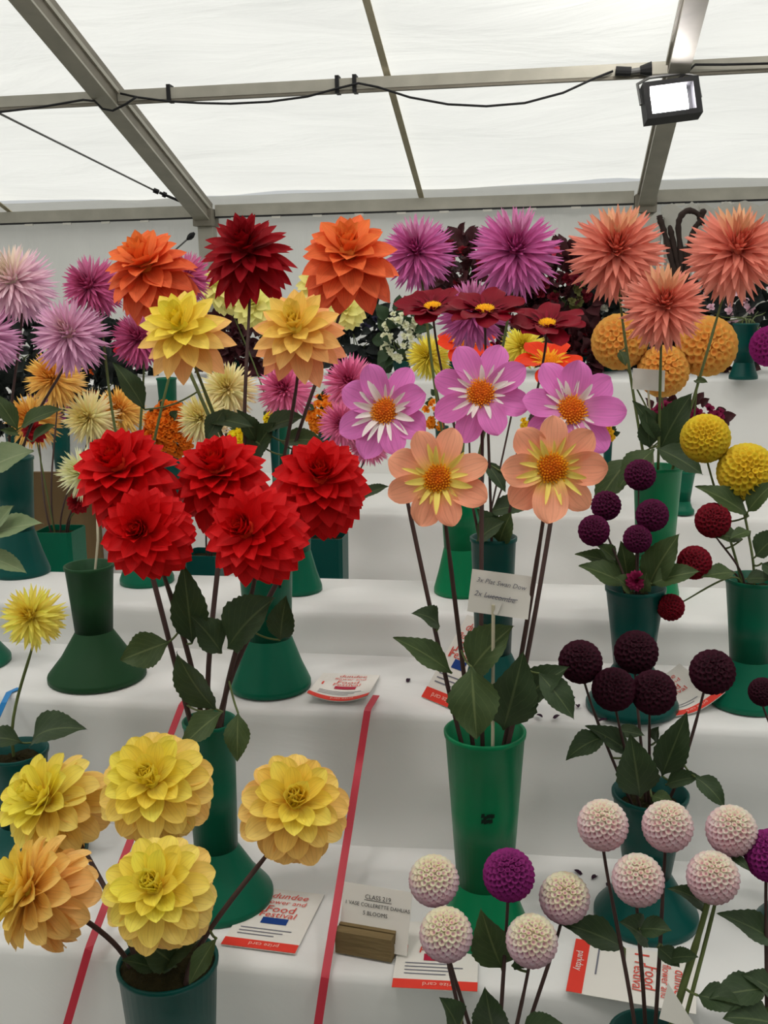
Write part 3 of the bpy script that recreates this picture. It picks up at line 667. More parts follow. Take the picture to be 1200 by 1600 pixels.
def leaf(parent, base, tip, wr=.5, droop=.7, face=None, mat=None, seed=0, name='leaf'):
    """leaf from base to tip; face: direction the upper side looks at"""
    mat = mat or M_LEAF
    best = min(range(len(LEAVES)), key=lambda k: abs(LEAVES[k][0] - wr) + abs(LEAVES[k][1] - droop) * .3)
    key = (best, seed % 2, mat.name)
    if key not in LM:
        g_ = LEAVES[best][2][seed % 2]; LM[key] = mk('leaf', g_[0], g_[1], True, g_[2]); LM[key].materials.append(mat)
    g_ = LEAVES[best][2][seed % 2]; tipv = Vector(g_[0][-3])
    base, tip = Vector(base), Vector(tip); d = tip - base; L = d.length; d.normalize()
    face = Vector(face) if face is not None else (CAMP - base).normalized() * .8 + Vector((0, 0, .7))
    x = d.cross(face).normalized(); up = x.cross(d).normalized()
    # align chord of the drooping leaf with base->tip
    a = math.atan2(tipv.z, tipv.y); c_, s_ = math.cos(-a), math.sin(-a)
    m = Matrix((x, d, up)).transposed() @ Matrix(((1, 0, 0), (0, c_, -s_), (0, s_, c_)))
    m = m.to_4x4() @ Matrix.Scale(L / tipv.length, 4)
    o = link(name, LM[key], None, parent); m.translation = base - parent.location; o.matrix_basis = m
    return o

# ------------------------------------------------------------------ vases
class Vase: pass
def vase(label, x, rim_y, foot_y=None, rim=40, waist=30, foot=60, hf=.28, tier=None, Y=None, mat=None, moss=True, name='show_vase', group=None, H=None, fill=None):
    """bikini vase: tapering cup on a flared cone foot. Pixel half-widths of rim, waist and foot; foot_y = nearest point of the foot"""
    V = Vase()
    if Y is None:
        q = atZ(x, foot_y, tier); rf = px2m(foot, q); Y = q.y + rf
        q = atY(x, 0, Y); c = atZ(x, foot_y, tier); c = Vector((c.x + (c.x) * rf / c.y, Y, tier))
    else:
        q = atY(x, rim_y, Y); c = Vector((q.x, Y, tier)); rf = px2m(foot, c)
    top = atY(x, rim_y, Y); Hh = H or (top.z - tier)
    rr = px2m(rim, top); rw = px2m(waist, c.lerp(top, .3)); zf = Hh * hf
    V.c = c; V.Y = Y; V.rr = rr; V.top = Vector((c.x, Y, tier + Hh)); V.H = Hh
    t = thing(name, label, 'vase', c, group); V.t = t
    th = .0022
    MB().lathe([(rw * .97, zf + .006), (rw, zf + .002), (rw * 1.0, zf), (rw + (rr - rw) * .5, zf + (Hh - zf) * .5), (rr, Hh - .008), (rr + .0018, Hh - .007), (rr + .0022, Hh - .001), (rr + .0008, Hh), (rr - th, Hh - .001),
                (rw - th + (rr - rw) * .5, zf + (Hh - zf) * .5), (rw - th, zf + .01), (0, zf + .009)], 40).build('cup', mat, t, smooth=True)
    MB().lathe([(rw * .96, zf + .004), (rw * 1.02, zf - .002), (rw * 1.02 + (rf - rw) * .5, zf * .48), (rf * .985, .012), (rf, .009), (rf, .001), (rf - .003, 0), (rf * .9, .004), (rw * .9, zf - .01)], 40).build('foot', mat, t, smooth=True)
    if moss:
        zl = Hh - (fill if fill is not None else .022); k = rw + (rr - rw) * (zl - zf) / (Hh - zf) - th * 1.2
        mb = MB(); rnd = random.Random(int(x)); pr = [(k, zl - .006), (k * .8, zl + .003), (k * .45, zl + .006), (0.0005, zl + .008)]
        mb.lathe(pr, 20); mb.v = [(a_ + rnd.uniform(-.1, .1) * k * .3, b_ + rnd.uniform(-.1, .1) * k * .3, c_ + rnd.uniform(-.003, .004)) if (a_ * a_ + b_ * b_) < (k * .9) ** 2 else (a_, b_, c_) for a_, b_, c_ in mb.v]
        mb.build('moss_packing', M_MOSS, t, smooth=True)
    V.z0 = tier + zf + .02
    V.n = 0
    return V
def square_pot(label, x, rim_y, Y, hw, tier, mat):
    V = Vase(); top = atY(x, rim_y, Y); c = Vector((top.x, Y, tier)); Hh = top.z - tier; r = px2m(hw, top)
    t = thing('square_pot', label, 'pot', c); V.t = t; V.c = c; V.Y = Y; V.rr = r * .8; V.top = Vector((c.x, Y, top.z)); V.H = Hh; V.z0 = tier + Hh * .3; V.n = 0
    def ring(s, z, bev=.18):
        return [(sx * s * a, sy * s * b, z) for sx, sy, a, b in ((-1, -1, 1 - bev, 1), (1, -1, 1 - bev, 1), (1, -1, 1, 1 - bev), (1, 1, 1, 1 - bev), (1, 1, 1 - bev, 1), (-1, 1, 1 - bev, 1), (-1, 1, 1, 1 - bev), (-1, -1, 1, 1 - bev))]
    mb = MB(); rings = [ring(r * .93, 0), ring(r, Hh), ring(r * .95, Hh), ring(r * .9, .01)]; v = sum(rings, []); f = []
    for j in range(3):
        for i in range(8): f.append((j * 8 + i, j * 8 + (i + 1) % 8, (j + 1) * 8 + (i + 1) % 8, (j + 1) * 8 + i))
    f.append(tuple(range(7, -1, -1))); f.append(tuple(24 + i for i in range(8)))
    mb.add(v, f).build('pot_wall', mat, t)
    mb = MB(); mb.add(ring(r * .94, Hh - .015), [tuple(range(8))]); mb.build('soil', M_MOSS, t)
    return V

# ------------------------------------------------------------------ a cut flower standing in a vase
FL = []
def flower(var, x, y, r, V, label, dy=0.0, el=25, az=0, stem=3.0, smat=None, name='dahlia', cat='flower', group=None, spin=None, bow=(0, 0), end=None, squash=1.0, Y=None, sepal=True):
    seed = len(FL); rnd = random.Random(seed + 50)
    c = atY(x, y, V.Y + dy if Y is None else Y); R_ = px2m(r, c); ax = axis_of(el, az)
    a = V.n * 2.4; V.n += 1
    dirx = max(-1, min(1, (c.x - V.top.x) / .10))
    ex = V.top + Vector((dirx * V.rr * .62 if end is None else end[0] * V.rr, (-.35 + .3 * math.sin(a)) * V.rr if end is None else end[1] * V.rr, 0))
    foot = Vector((V.c.x - (ex.x - V.c.x) * .25, V.Y - (ex.y - V.Y) * .25, V.z0 + .01))
    t = thing(name, label, cat, foot, group)
    make_bloom(var, R_, ax, c, t, spin if spin is not None else rnd.uniform(0, 6.28), seed, squash)
    back = c - ax * R_ * (.18 if VAR[var]['kind'] != 'pomp' else .8)
    L = (back - ex).length; dn = Vector((0, 0, -1))
    # the stem leaves the bloom straight behind it and then turns down into the vase mouth
    p1 = back - ax * min(L * .22, R_ * .55) + dn * L * .10; ins = (ex - foot).normalized()
    p2 = ex + ins * L * .35 + Vector((bow[0], bow[1], 0))
    pts = bez(back, p1, p2, ex, 14) + [foot]
    sr = stem / 1000; MB().tube(pts, [sr * .8] * 6 + [sr] * (len(pts) - 6), 7).build('stem', smat or M_STEMG, t, smooth=True, off=foot)
    if sepal:
        mb = MB(); q = rot_to(ax); k = R_ * (.16 if VAR[var]['kind'] != 'pomp' else .34); base = c - ax * R_ * (.16 if VAR[var]['kind'] != 'pomp' else .86)
        for s in range(6):
            g_ = s * math.pi / 3
            o0 = base - ax * k * .5; o1 = base + q @ Vector((math.cos(g_ - .4), math.sin(g_ - .4), 0)) * k * .6; o2 = base + q @ Vector((math.cos(g_), math.sin(g_), .1)) * k * 1.5; o3 = base + q @ Vector((math.cos(g_ + .4), math.sin(g_ + .4), 0)) * k * .6
            mb.add([o0, o1, o2, o3], [(0, 1, 2, 3)])
        mb.build('calyx', M_STEMG, t, smooth=True, off=foot)
    t['_pts'] = 0; del t['_pts']
    FL.append(t); t_pts[t.name] = pts
    return t
t_pts = {}
def LF(t, bx, by, tx, ty, Y, dyt=-.02, wr=.5, droop=.7, mat=None, face=None, seed=0, petiole=True):
    """leaf on flower t between two picture points at depth Y, joined to the nearest point of the stem"""
    b = atY(bx, by, Y); e = atY(tx, ty, Y + dyt)
    if petiole:
        pts = t_pts[t.name]; best = min(pts, key=lambda p: (p - b).length); d = (best - b).length
        if d > .003:
            m = b.lerp(best, .5) + Vector((0, 0, -.12 * d)); MB().tube(bez(best, best.lerp(m, .6), m, b, 6), .0016, 5).build('petiole', M_STEMG, t, smooth=True, off=t.location)
    return leaf(t, b, e, wr, droop, face, mat, seed)

# ================================================================== vases
# step 1 (second from the front)
V1 = vase('tall bright green vase in the centre holding pink and peach single dahlias', 757, 1140, 1497, 62, 44, 73, .26, Z1, mat=M_VG, fill=.05)
V2 = vase('tall dark green vase holding the five red dahlias', 345, 1125, 1455, 40, 34, 90, .30, Z1, mat=M_VT)
V4 = vase('short green vase at the left edge holding one yellow spiky dahlia', 46, 1172, 1392, 48, 34, 101, .33, Z1, mat=M_VD)
V15 = vase('dark blue green vase holding five blackish purple pompons', 1007, 1236, 1480, 57, 36, 84, .36, Z1, mat=M_VD)
V20 = vase('green vase cut off by the right edge on the leaflet step', 1250, 1260, 1500, 50, 40, 75, .30, Z1, mat=M_VD)
# step 2
V5 = vase('mossy green vase, empty but for one thin dry stick', 155, 882, 1087, 37, 29, 79, .42, Z2, mat=M_VM, moss=False)
V6 = vase('green vase behind the red dahlias with dark print below its middle', 424, 790, 1096, 47, 36, 66, .28, Z2, mat=M_VT)
V7 = vase('dark blue green vase holding small plum pompons', 986, 916, 1133, 45, 30, 74, .36, Z2, mat=M_VD)
V8 = vase('green vase holding yellow balls and dark red pompons at the right', 1168, 902, 1120, 44, 32, 62, .36, Z2, mat=M_VT)
V9 = vase('slim dark green vase behind the handwritten card', 770, 838, 1118, 35, 28, 66, .30, Z2, mat=M_VD)
V19 = vase('green vase foot cut off by the left edge behind the yellow spiky dahlia', -44, 890, 1060, 36, 30, 64, .40, Z2, mat=M_VT)
# step 3
V10 = vase('tall teal green vase at the left edge holding lilac spiky dahlias', 34, 714, 908, 34, 26, 46, .38, Z3, mat=M_VD)
V11 = vase('green vase foot showing between the mossy vase and the red dahlias', 231, 748, 921, 32, 24, 43, .36, Z3, mat=M_VT)
V12 = vase('green vase with cone foot just right of the vase with dark print', 466, 745, 933, 31, 22, 39, .36, Z3, mat=M_VT)
V13 = vase('bright green vase behind the left peach dahlia holding mauve spiky dahlias', 722, 728, 937, 36, 28, 45, .36, Z3, mat=M_VG)
V14 = vase('bright green vase holding three coral spiky dahlias', 1020, 728, 941, 37, 29, 40, .32, Z3, mat=M_VG)
# low front step, rims only in view
V3 = vase('dark blue green vase at the bottom left holding large yellow dahlias', 262, 1500, rim=76, waist=52, foot=90, hf=.28, tier=Z0, Y=Y1F - .17, mat=M_VD, fill=-.002)
V21 = vase('green vase below the frame holding pinkish white pompons left of centre', 772, 1660, rim=70, waist=50, foot=85, hf=.28, tier=Z0, Y=Y1F - .17, mat=M_VD)
V22 = vase('green vase at the lower right edge holding pinkish white pompons', 1016, 1618, rim=62, waist=46, foot=80, hf=.28, tier=Z0, Y=Y1F - .15, mat=M_VD)
V23 = vase('green vase below the right corner of the frame holding a purple pompon', 1190, 1650, rim=62, waist=46, foot=80, hf=.28, tier=Z0, Y=Y1F - .15, mat=M_VD)
# behind the front bench
YG = 2.45
P1 = square_pot('green square pot beside the tall teal vase at the left', 94, 826, YG, 30, ZG, M_VT)
P2 = square_pot('dark green square pot right of the red dahlias', 511, 836, YG, 29, ZG, M_VD)
P3 = square_pot('dark square pot glimpsed between the lower red dahlias', 322, 862, YG, 28, ZG, M_VD)
P4 = square_pot('green square pot hidden behind the mauve dahlia vase', 744, 846, YG, 28, ZG, M_VT)
V16 = vase('small green vase with flared foot behind the coral dahlia vase', 1066, 735, 806, 17, 11, 18, .3, ZA, mat=M_VT)
V17 = vase('dark green vase on the top rear step at the far right', 1161, 505, 594, 19, 15, 22, .3, ZC, mat=M_VD)
V18 = vase('slim green vase of stems on the middle rear step at the left', 260, 590, rim=15, waist=10, foot=16, hf=.25, tier=ZA, Y=YA + .3, mat=M_VT)

V24 = vase('slim green vase on the middle rear step behind the golden peach stems', 436, 650, rim=18, waist=12, foot=20, hf=.25, tier=ZA, Y=YA + .25, mat=M_VT)
# ================================================================== front flowers
D = M_STEM
# five red dahlias
RD = [flower('red', 190, 737, 86, V2, 'red dahlia at the top left of the red group', dy=0.03, el=48, az=-8, stem=4, smat=D),
      flower('red', 343, 742, 80, V2, 'red dahlia at the back middle of the red group', dy=0.10, el=52, az=0, stem=4, smat=D),
      flower('red', 500, 752, 82, V2, 'red dahlia at the right end of the red group', dy=0.03, el=40, az=14, stem=4, smat=D),
      flower('red', 226, 832, 78, V2, 'red dahlia with orange centre at the lower left of the red group', dy=-.10, el=22, az=0, stem=4, smat=D),
      flower('red', 392, 832, 84, V2, 'large red dahlia facing forward in the lower middle of the red group', dy=-.10, el=28, az=-14, stem=4, smat=D)]
y2 = V2.Y - .03
LF(RD[3], 300, 1005, 286, 880, y2, wr=.42, mat=M_LEAFB, droop=.5)
LF(RD[3], 264, 1003, 188, 1032, y2 - .03, wr=.8, mat=M_LEAF, face=(0, -1, .3))
LF(RD[1], 346, 1020, 298, 962, y2, wr=.7, mat=M_LEAFB, droop=.5)
LF(RD[0], 336, 1108, 276, 1018, y2 - .04, wr=.62, mat=M_LEAFB, face=(-.3, -1, .2), seed=1)
LF(RD[3], 348, 1112, 284, 1168, y2 - .05, wr=.62, mat=M_LEAF, seed=1)
LF(RD[4], 372, 1114, 371, 1190, y2 - .05, wr=.6, mat=M_LEAF, face=(.2, -1, .5))
LF(RD[4], 356, 1012, 430, 934, y2 - .02, wr=.72, mat=M_LEAFB, droop=.5)
LF(RD[2], 438, 1000, 448, 930, y2 + .02, wr=.55, mat=M_LEAFB, seed=1)
# centre single (collarette) dahlias
CO = [flower('collpink', 602, 643, 80, V1, 'pink single dahlia with white collar, leftmost of the three', dy=0.0, el=14, az=-10, stem=3.2, smat=D, spin=.2),
      flower('collpink', 752, 615, 80, V1, 'pink single dahlia with white collar, highest and in the middle', dy=0.07, el=16, az=0, stem=3.2, smat=D, spin=.5),
      flower('collpink', 893, 641, 84, V1, 'pink single dahlia with white collar, rightmost of the three', dy=0.04, el=18, az=14, stem=3.2, smat=D, spin=.05),
      flower('collpeach', 684, 748, 84, V1, 'peach single dahlia with yellow collar on the left', dy=-.08, el=12, az=-4, stem=3.2, smat=D, spin=.35),
      flower('collpeach', 862, 732, 88, V1, 'peach single dahlia with yellow collar on the right', dy=-.09, el=10, az=6, stem=3.2, smat=D, spin=.1)]
y1 = V1.Y
LF(CO[0], 686, 978, 643, 958, y1 - .02, wr=.7, droop=1.4, mat=M_LEAFB)
LF(CO[0], 706, 1052, 614, 996, y1 - .03, wr=.42, mat=M_LEAF)
LF(CO[3], 737, 1042, 745, 1155, y1 - .075, wr=.75, mat=M_LEAF, face=(0, -1, .35), seed=1)
LF(CO[1], 734, 1050, 803, 978, y1 - .02, wr=.72, mat=M_LEAF, droop=.5)
LF(CO[4], 786, 1140, 818, 1018, y1 - .04, wr=.55, mat=M_LEAFB, face=(.1, -1, .2))
LF(CO[2], 802, 1108, 890, 1042, y1 - .03, wr=.5, mat=M_LEAFB)
LF(CO[2], 842, 1052, 897, 1124, y1 - .05, wr=.62, mat=M_LEAFB, seed=1)
# yellow dahlias at the lower left
YD = [flower('yellow', 240, 1225, 90, V3, 'yellow dahlia, upper middle of the lower left group', dy=0.07, el=46, az=4, stem=3.2, smat=D),
      flower('yellow', 74, 1252, 84, V3, 'yellow dahlia tilting left near the left edge', dy=0.08, el=46, az=-34, stem=3.2, smat=D),
      flower('yellowgold', 460, 1258, 88, V3, 'golden yellow dahlia standing apart on the right of its group', dy=.02, el=46, az=18, stem=3.2, smat=D),
      flower('yellow', 246, 1390, 90, V3, 'pale yellow dahlia directly above the bottom left vase', dy=-.08, el=48, az=2, stem=3.2, smat=D),
      flower('yellowgold', 46, 1392, 90, V3, 'golden yellow dahlia turned left and cut by the left edge', dy=-.07, el=30, az=-52, stem=3.2, smat=D)]
y3 = V3.Y
LF(YD[2], 338, 1466, 296, 1538, y3 - .06, wr=.45, mat=M_LEAF)
LF(YD[3], 250, 1505, 318, 1465, y3 - .02, wr=.7, mat=M_LEAFB)
LF(YD[0], 275, 1510, 205, 1462, y3 - .04, wr=.7, mat=M_LEAFB, seed=1)
LF(YD[4], 245, 1515, 190, 1500, y3 - .05, wr=.6, mat=M_LEAFB)
# yellow spiky dahlia at the left
t = flower('yellowcactus', 50, 963, 53, V4, 'single yellow spiky dahlia at the left edge above a short vase', dy=0, el=30, az=0, stem=2.6, end=(-.1, 0))
LF(t, 50, 1160, 136, 1140, V4.Y - .02, wr=.5, mat=M_LEAFB, droop=1.3); LF(t, 34, 1160, -34, 1158, V4.Y - .02, wr=.5, mat=M_LEAFB, droop=1.3)
# white pompons, lower right
PG = 'pinkish white pompon dahlias'
PW = [flower('whitepink', 678, 1376, 37, V21, 'pinkish white pompon, highest at the left of the centre vase foot', dy=.03, el=66, az=-4, stem=2.4, smat=D, group=PG),
      flower('whitepink', 697, 1460, 39, V21, 'pinkish white pompon hanging over a leaflet with a crimson box', dy=-.02, el=66, az=-2, stem=2.4, smat=D, group=PG),
      flower('whitepink', 831, 1470, 38, V21, 'pinkish white pompon just below the purple pompon', dy=-.02, el=66, az=6, stem=2.4, smat=D, group=PG),
      flower('whitepink', 882, 1403, 37, V21, 'pinkish white pompon right of the centre vase foot', dy=.03, el=66, az=4, stem=2.4, smat=D, group=PG),
      flower('purple', 795, 1367, 38, V21, 'purple pompon in front of the centre vase foot', dy=.02, el=66, az=4, stem=2.4, smat=D),
      flower('whitepinkb', 942, 1289, 37, V22, 'pinkish white pompon, left end of the upper row at right', dy=.03, el=66, az=-4, stem=2.4, smat=D, group=PG),
      flower('whitepinkb', 1043, 1291, 37, V22, 'pinkish white pompon, middle of the upper row at right', dy=.03, el=66, az=0, stem=2.4, smat=D, group=PG),
      flower('whitepinkb', 1143, 1298, 37, V22, 'pinkish white pompon, right end of the upper row at right', dy=.03, el=66, az=8, stem=2.4, group=PG),
      flower('whitepinkb', 997, 1375, 38, V22, 'pinkish white pompon in front of the dark blue green vase foot', dy=-.01, el=66, az=0, stem=2.4, smat=D, group=PG),
      flower('whitepinkb', 1114, 1371, 38, V22, 'pinkish white pompon on a thick green stem', dy=-.01, el=66, az=4, stem=4.2, group=PG),
      flower('purple', 1204, 1337, 38, V23, 'purple pompon cut by the right edge', dy=.02, el=66, az=6, stem=2.4, smat=D)]
y21 = V21.Y
LF(PW[1], 716, 1612, 687, 1558, y21 - .05, wr=.5, mat=M_LEAFB); LF(PW[4], 772, 1612, 758, 1542, y21 - .06, wr=.62, mat=M_LEAFB, face=(0, -1, .2))
LF(PW[4], 784, 1512, 752, 1420, y21 + .02, wr=.55, mat=M_LEAF, face=(0, -1, .1), seed=1); LF(PW[2], 800, 1508, 846, 1500, y21, wr=.6, mat=M_LEAFB)
LF(PW[2], 815, 1615, 880, 1600, y21 - .04, wr=.6, mat=M_LEAFB)
y22 = V22.Y
LF(PW[5], 976, 1482, 868, 1440, y22 + .02, wr=.42, mat=M_LEAFB); LF(PW[8], 1012, 1470, 968, 1440, y22 - .01, wr=.7, mat=M_LEAFB)
LF(PW[6], 1028, 1480, 1062, 1512, y22, wr=.72, mat=M_LEAFB); LF(PW[8], 1000, 1452, 1050, 1455, y22 - .02, wr=.72, mat=M_LEAFB, seed=1)
LF(PW[6], 1046, 1498, 1092, 1496, y22 - .01, wr=.5, mat=M_LEAFB); LF(PW[9], 1102, 1424, 1042, 1388, y22 + .02, wr=.34, mat=M_LEAFB, droop=1.3)
LF(PW[10], 1216, 1475, 1120, 1427, y22 + .02, wr=.46, mat=M_LEAFB); LF(PW[10], 1200, 1545, 1108, 1560, y22 - .02, wr=.6, mat=M_LEAFB)
LF(PW[10], 1220, 1560, 1160, 1522, y22, wr=.6, mat=M_LEAFB, seed=1); LF(PW[9], 1090, 1555, 1160, 1575, y22 - .03, wr=.72, mat=M_LEAFB)
LF(PW[10], 1212, 1600, 1130, 1590, y22 - .04, wr=.7, mat=M_LEAFB, seed=1); LF(PW[7], 1142, 1338, 1172, 1362, y22 + .02, wr=.42, mat=M_LEAFB, droop=1.3)
# blackish pompons
PB = [flower('darkpurple', 907, 1034, 32, V15, 'blackish purple pompon, leftmost of five', dy=-.03, el=45, az=-10, stem=2.2, smat=D),
      flower('darkpurple', 994, 1019, 32, V15, 'blackish purple pompon, topmost of five', dy=.03, el=45, az=0, stem=2.2, smat=D),
      flower('darkpurple', 959, 1077, 32, V15, 'blackish purple pompon, lower left of the touching pair', dy=-.06, el=35, az=-4, stem=2.2, smat=D),
      flower('darkpurple', 1021, 1082, 33, V15, 'blackish purple pompon, lower right of the touching pair', dy=-.05, el=35, az=4, stem=2.2, smat=D),
      flower('darkpurple', 1113, 1050, 33, V15, 'blackish purple pompon on a slanting stem by the curled leaflet', dy=-.02, el=45, az=14, stem=2.4, smat=D)]
y5 = V15.Y
LF(PB[0], 945, 1152, 884, 1188, y5 - .05, wr=.62, mat=M_LEAFB, droop=1.3); LF(PB[0], 988, 1180, 914, 1134, y5 - .03, wr=.45, mat=M_LEAFB)
LF(PB[3], 1000, 1246, 985, 1146, y5 - .05, wr=.62, mat=M_LEAFB, face=(0, -1, .3)); LF(PB[4], 1034, 1212, 1074, 1112, y5 - .03, wr=.42, mat=M_LEAFB, face=(-.2, -1, .2))
LF(PB[4], 1040, 1226, 1096, 1214, y5 - .03, wr=.5, mat=M_LEAFB); LF(PB[4], 1086, 1214, 1132, 1262, y5 - .05, wr=.5, mat=M_LEAFB, droop=1.3); LF(PB[2], 962, 1142, 1008, 1150, y5 + .02, wr=.6, mat=M_LEAFB, seed=1)
LF(PB[3], 1024, 1160, 1030, 1135, y5, wr=.5, mat=M_LEAFB); LF(PB[3], 1018, 1244, 1052, 1256, y5 - .06, wr=.7, mat=M_LEAF)
# plum pompons
PP = [flower('plum', 1000, 742, 23, V7, 'plum pompon standing highest in front of the coral dahlia vase', dy=.02, el=45, stem=1.8, smat=D),
      flower('plum', 1019, 805, 24, V7, 'plum pompon, right one of the middle pair in the small group', dy=-.01, el=40, stem=1.8, smat=D),
      flower('plum', 947, 790, 22, V7, 'plum pompon, upper one of the two at the left', dy=.02, el=55, az=30, stem=1.8, smat=D),
      flower('plum', 928, 829, 23, V7, 'plum pompon, lower left of the small group', dy=-.02, el=35, az=-10, stem=1.8, smat=D),
      flower('plum', 996, 842, 21, V7, 'plum pompon lowest in the middle of the small group', dy=-.03, el=45, stem=1.8, smat=D),
      flower('deepmagenta', 994, 907, 19, V7, 'ragged magenta bloom at the rim of the plum pompon vase', dy=-.05, el=15, az=6, stem=1.8, smat=D)]
y7 = V7.Y
LF(PP[3], 978, 914, 904, 884, y7 - .02, wr=.55); LF(PP[3], 960, 882, 898, 866, y7 + .01, wr=.42); LF(PP[2], 965, 880, 930, 850, y7, wr=.5)
LF(PP[1], 1012, 918, 1062, 834, y7 - .01, wr=.6); LF(PP[1], 1018, 912, 1094, 893, y7 - .03, wr=.5); LF(PP[0], 980, 905, 970, 845, y7 + .02, wr=.6)
LF(PP[4], 985, 925, 960, 900, y7 - .04, wr=.7); LF(PP[4], 1005, 925, 1010, 895, y7 - .04, wr=.7)
# yellow balls and dark red pompons in the right vase
PR = [flower('darkred', 1114, 813, 26, V8, 'dark red pompon, highest of three at the right', dy=-.03, el=35, az=0, stem=1.8, smat=D),
      flower('darkred', 1085, 879, 25, V8, 'dark red pompon in the middle of three, beside the green vase rim', dy=-.05, el=25, az=-20, stem=1.8, smat=D),
      flower('darkred', 1048, 949, 20, V8, 'dark red pompon drooping lowest over the step edge', dy=-.07, el=-10, az=-40, stem=1.6),
      flower('yellowball', 1102, 685, 36, V8, 'yellow ball dahlia behind the leaves of the coral vase', dy=.03, el=20, az=-6, stem=2.2),
      flower('yellowball', 1166, 737, 42, V8, 'yellow ball dahlia near the right edge', dy=.02, el=20, az=6, stem=2.2)]
y8 = V8.Y
LF(PR[3], 1170, 806, 1086, 760, y8, wr=.4); LF(PR[4], 1168, 800, 1212, 752, y8 - .01, wr=.5); LF(PR[4], 1172, 830, 1140, 842, y8 - .03, wr=.5)
LF(PR[0], 1160, 842, 1108, 838, y8 - .02, wr=.6); LF(PR[4], 1180, 870, 1225, 830, y8 - .05, wr=.7, mat=M_LEAFB); LF(PR[1], 1148, 895, 1096, 902, y8 - .05, wr=.5)
LF(PR[4], 1165, 905, 1205, 905, y8 - .05, wr=.72, mat=M_LEAFB); LF(PR[3], 1165, 780, 1150, 745, y8 + .01, wr=.4, seed=1); LF(PR[4], 1190, 880, 1222, 905, y8 - .06, wr=.72, mat=M_LEAFB)
t = flower('darkpurple', 1192, 1081, 21, V20, 'dark purple pompon at the right edge in front of a green cone foot', dy=.05, el=35, stem=2, smat=D)
# water-lily dahlias of the vase with dark print
WD = [flower('orange', 229, 418, 74, V6, 'orange dahlia at the upper left with tent wall behind', dy=0.09, el=54, az=-14, stem=3.2, smat=M_STEMG),
      flower('orange', 545, 402, 80, V6, 'orange dahlia right of the dark crimson one', dy=0.06, el=46, az=8, stem=3.2, smat=D),
      flower('crimson', 385, 394, 76, V6, 'dark crimson dahlia at the top, left of centre', dy=0.10, el=50, az=0, stem=3.2, smat=D),
      flower('lemonpeach', 285, 516, 76, V6, 'lemon yellow dahlia with peach outer petals below the orange one', dy=-.08, el=40, az=0, stem=3.2, smat=M_STEMG),
      flower('peachgold', 464, 518, 78, V6, 'golden peach dahlia below the dark crimson and orange ones', dy=-.09, el=38, az=2, stem=3.2, smat=D)]
y6 = V6.Y
LF(WD[3], 322, 655, 396, 668, y6 - .03, wr=.45, mat=M_LEAFB); LF(WD[3], 350, 640, 322, 690, y6 - .03, wr=.6, mat=M_LEAFB); LF(WD[4], 412, 672, 476, 652, y6, wr=.55, mat=M_LEAFB)
LF(WD[4], 400, 690, 370, 640, y6, wr=.6, mat=M_LEAFB); LF(WD[1], 440, 690, 505, 690, y6 + .02, wr=.6, mat=M_LEAF); LF(WD[2], 395, 715, 430, 660, y6 + .01, wr=.7, mat=M_LEAFB)
LF(WD[0], 226, 640, 176, 566, y6 + .02, wr=.45, mat=M_LEAFB); LF(WD[1], 560, 780, 608, 760, y6 + .02, wr=.45, mat=M_LEAFB); LF(WD[2], 390, 720, 350, 700, y6 - .01, wr=.7)
# lilac and magenta spiky dahlias at the left
LD = [flower('lilacwhite', 22, 440, 66, V10, 'lilac white spiky dahlia, highest at the left edge', dy=0.03, el=30, az=-4, stem=3, smat=D),
      flower('lilac', 108, 522, 64, V10, 'lilac spiky dahlia below the highest one at the left', dy=-.09, el=26, az=8, stem=3, smat=D),
      flower('lilac', -26, 525, 58, V10, 'lilac spiky dahlia half cut by the left edge', dy=-.02, el=26, az=-10, stem=3, smat=D)]
t = V10.Y
LF(LD[0], 32, 668, 98, 640, t - .02, wr=.42, mat=M_LEAF); LF(LD[0], 28, 672, -14, 612, t - .02, wr=.45, mat=M_LEAF); LF(LD[1], 50, 690, 88, 664, t - .03, wr=.4, mat=M_LEAF); LF(LD[2], 52, 704, -34, 742, t - .05, wr=.55, mat=M_LEAFP)
LF(LD[0], 30, 680, 0, 672, t - .02, wr=.5, mat=M_LEAF)
t19 = flower('lilac', -75, 640, 60, V19, 'lilac spiky dahlia beyond the left edge', el=30, stem=3)
LF(t19, -28, 842, 68, 818, V19.Y - .06, wr=.34, mat=M_LEAFP, seed=1); LF(t19, -10, 835, 22, 790, V19.Y - .06, wr=.5, mat=M_LEAFP); LF(t19, -30, 868, 42, 896, V19.Y - .06, wr=.4, mat=M_LEAFP)
MD = [flower('magenta', 142, 446, 52, V11, 'magenta spiky dahlia left of the left orange dahlia', dy=.0, el=20, az=-8, stem=2.8),
      flower('magenta', 218, 528, 50, V11, 'magenta spiky dahlia behind the lemon yellow dahlia', dy=.03, el=24, az=0, stem=2.8),
      flower('magenta', 290, 432, 44, V11, 'magenta spiky dahlia mostly hidden behind the left orange dahlia', dy=.06, el=28, az=6, stem=2.8)]
MV = [flower('mauve', 652, 393, 62, V13, 'mauve spiky dahlia right of the right orange dahlia', dy=-.02, el=22, az=-6, stem=2.8),
      flower('mauve', 806, 392, 76, V13, 'large mauve spiky dahlia at the top, right of centre', dy=.0, el=26, az=2, stem=2.8),
      flower('mauve', 738, 488, 60, V13, 'mauve spiky dahlia behind the crimson single dahlias', dy=0.12, el=34, az=0, stem=2.8)]
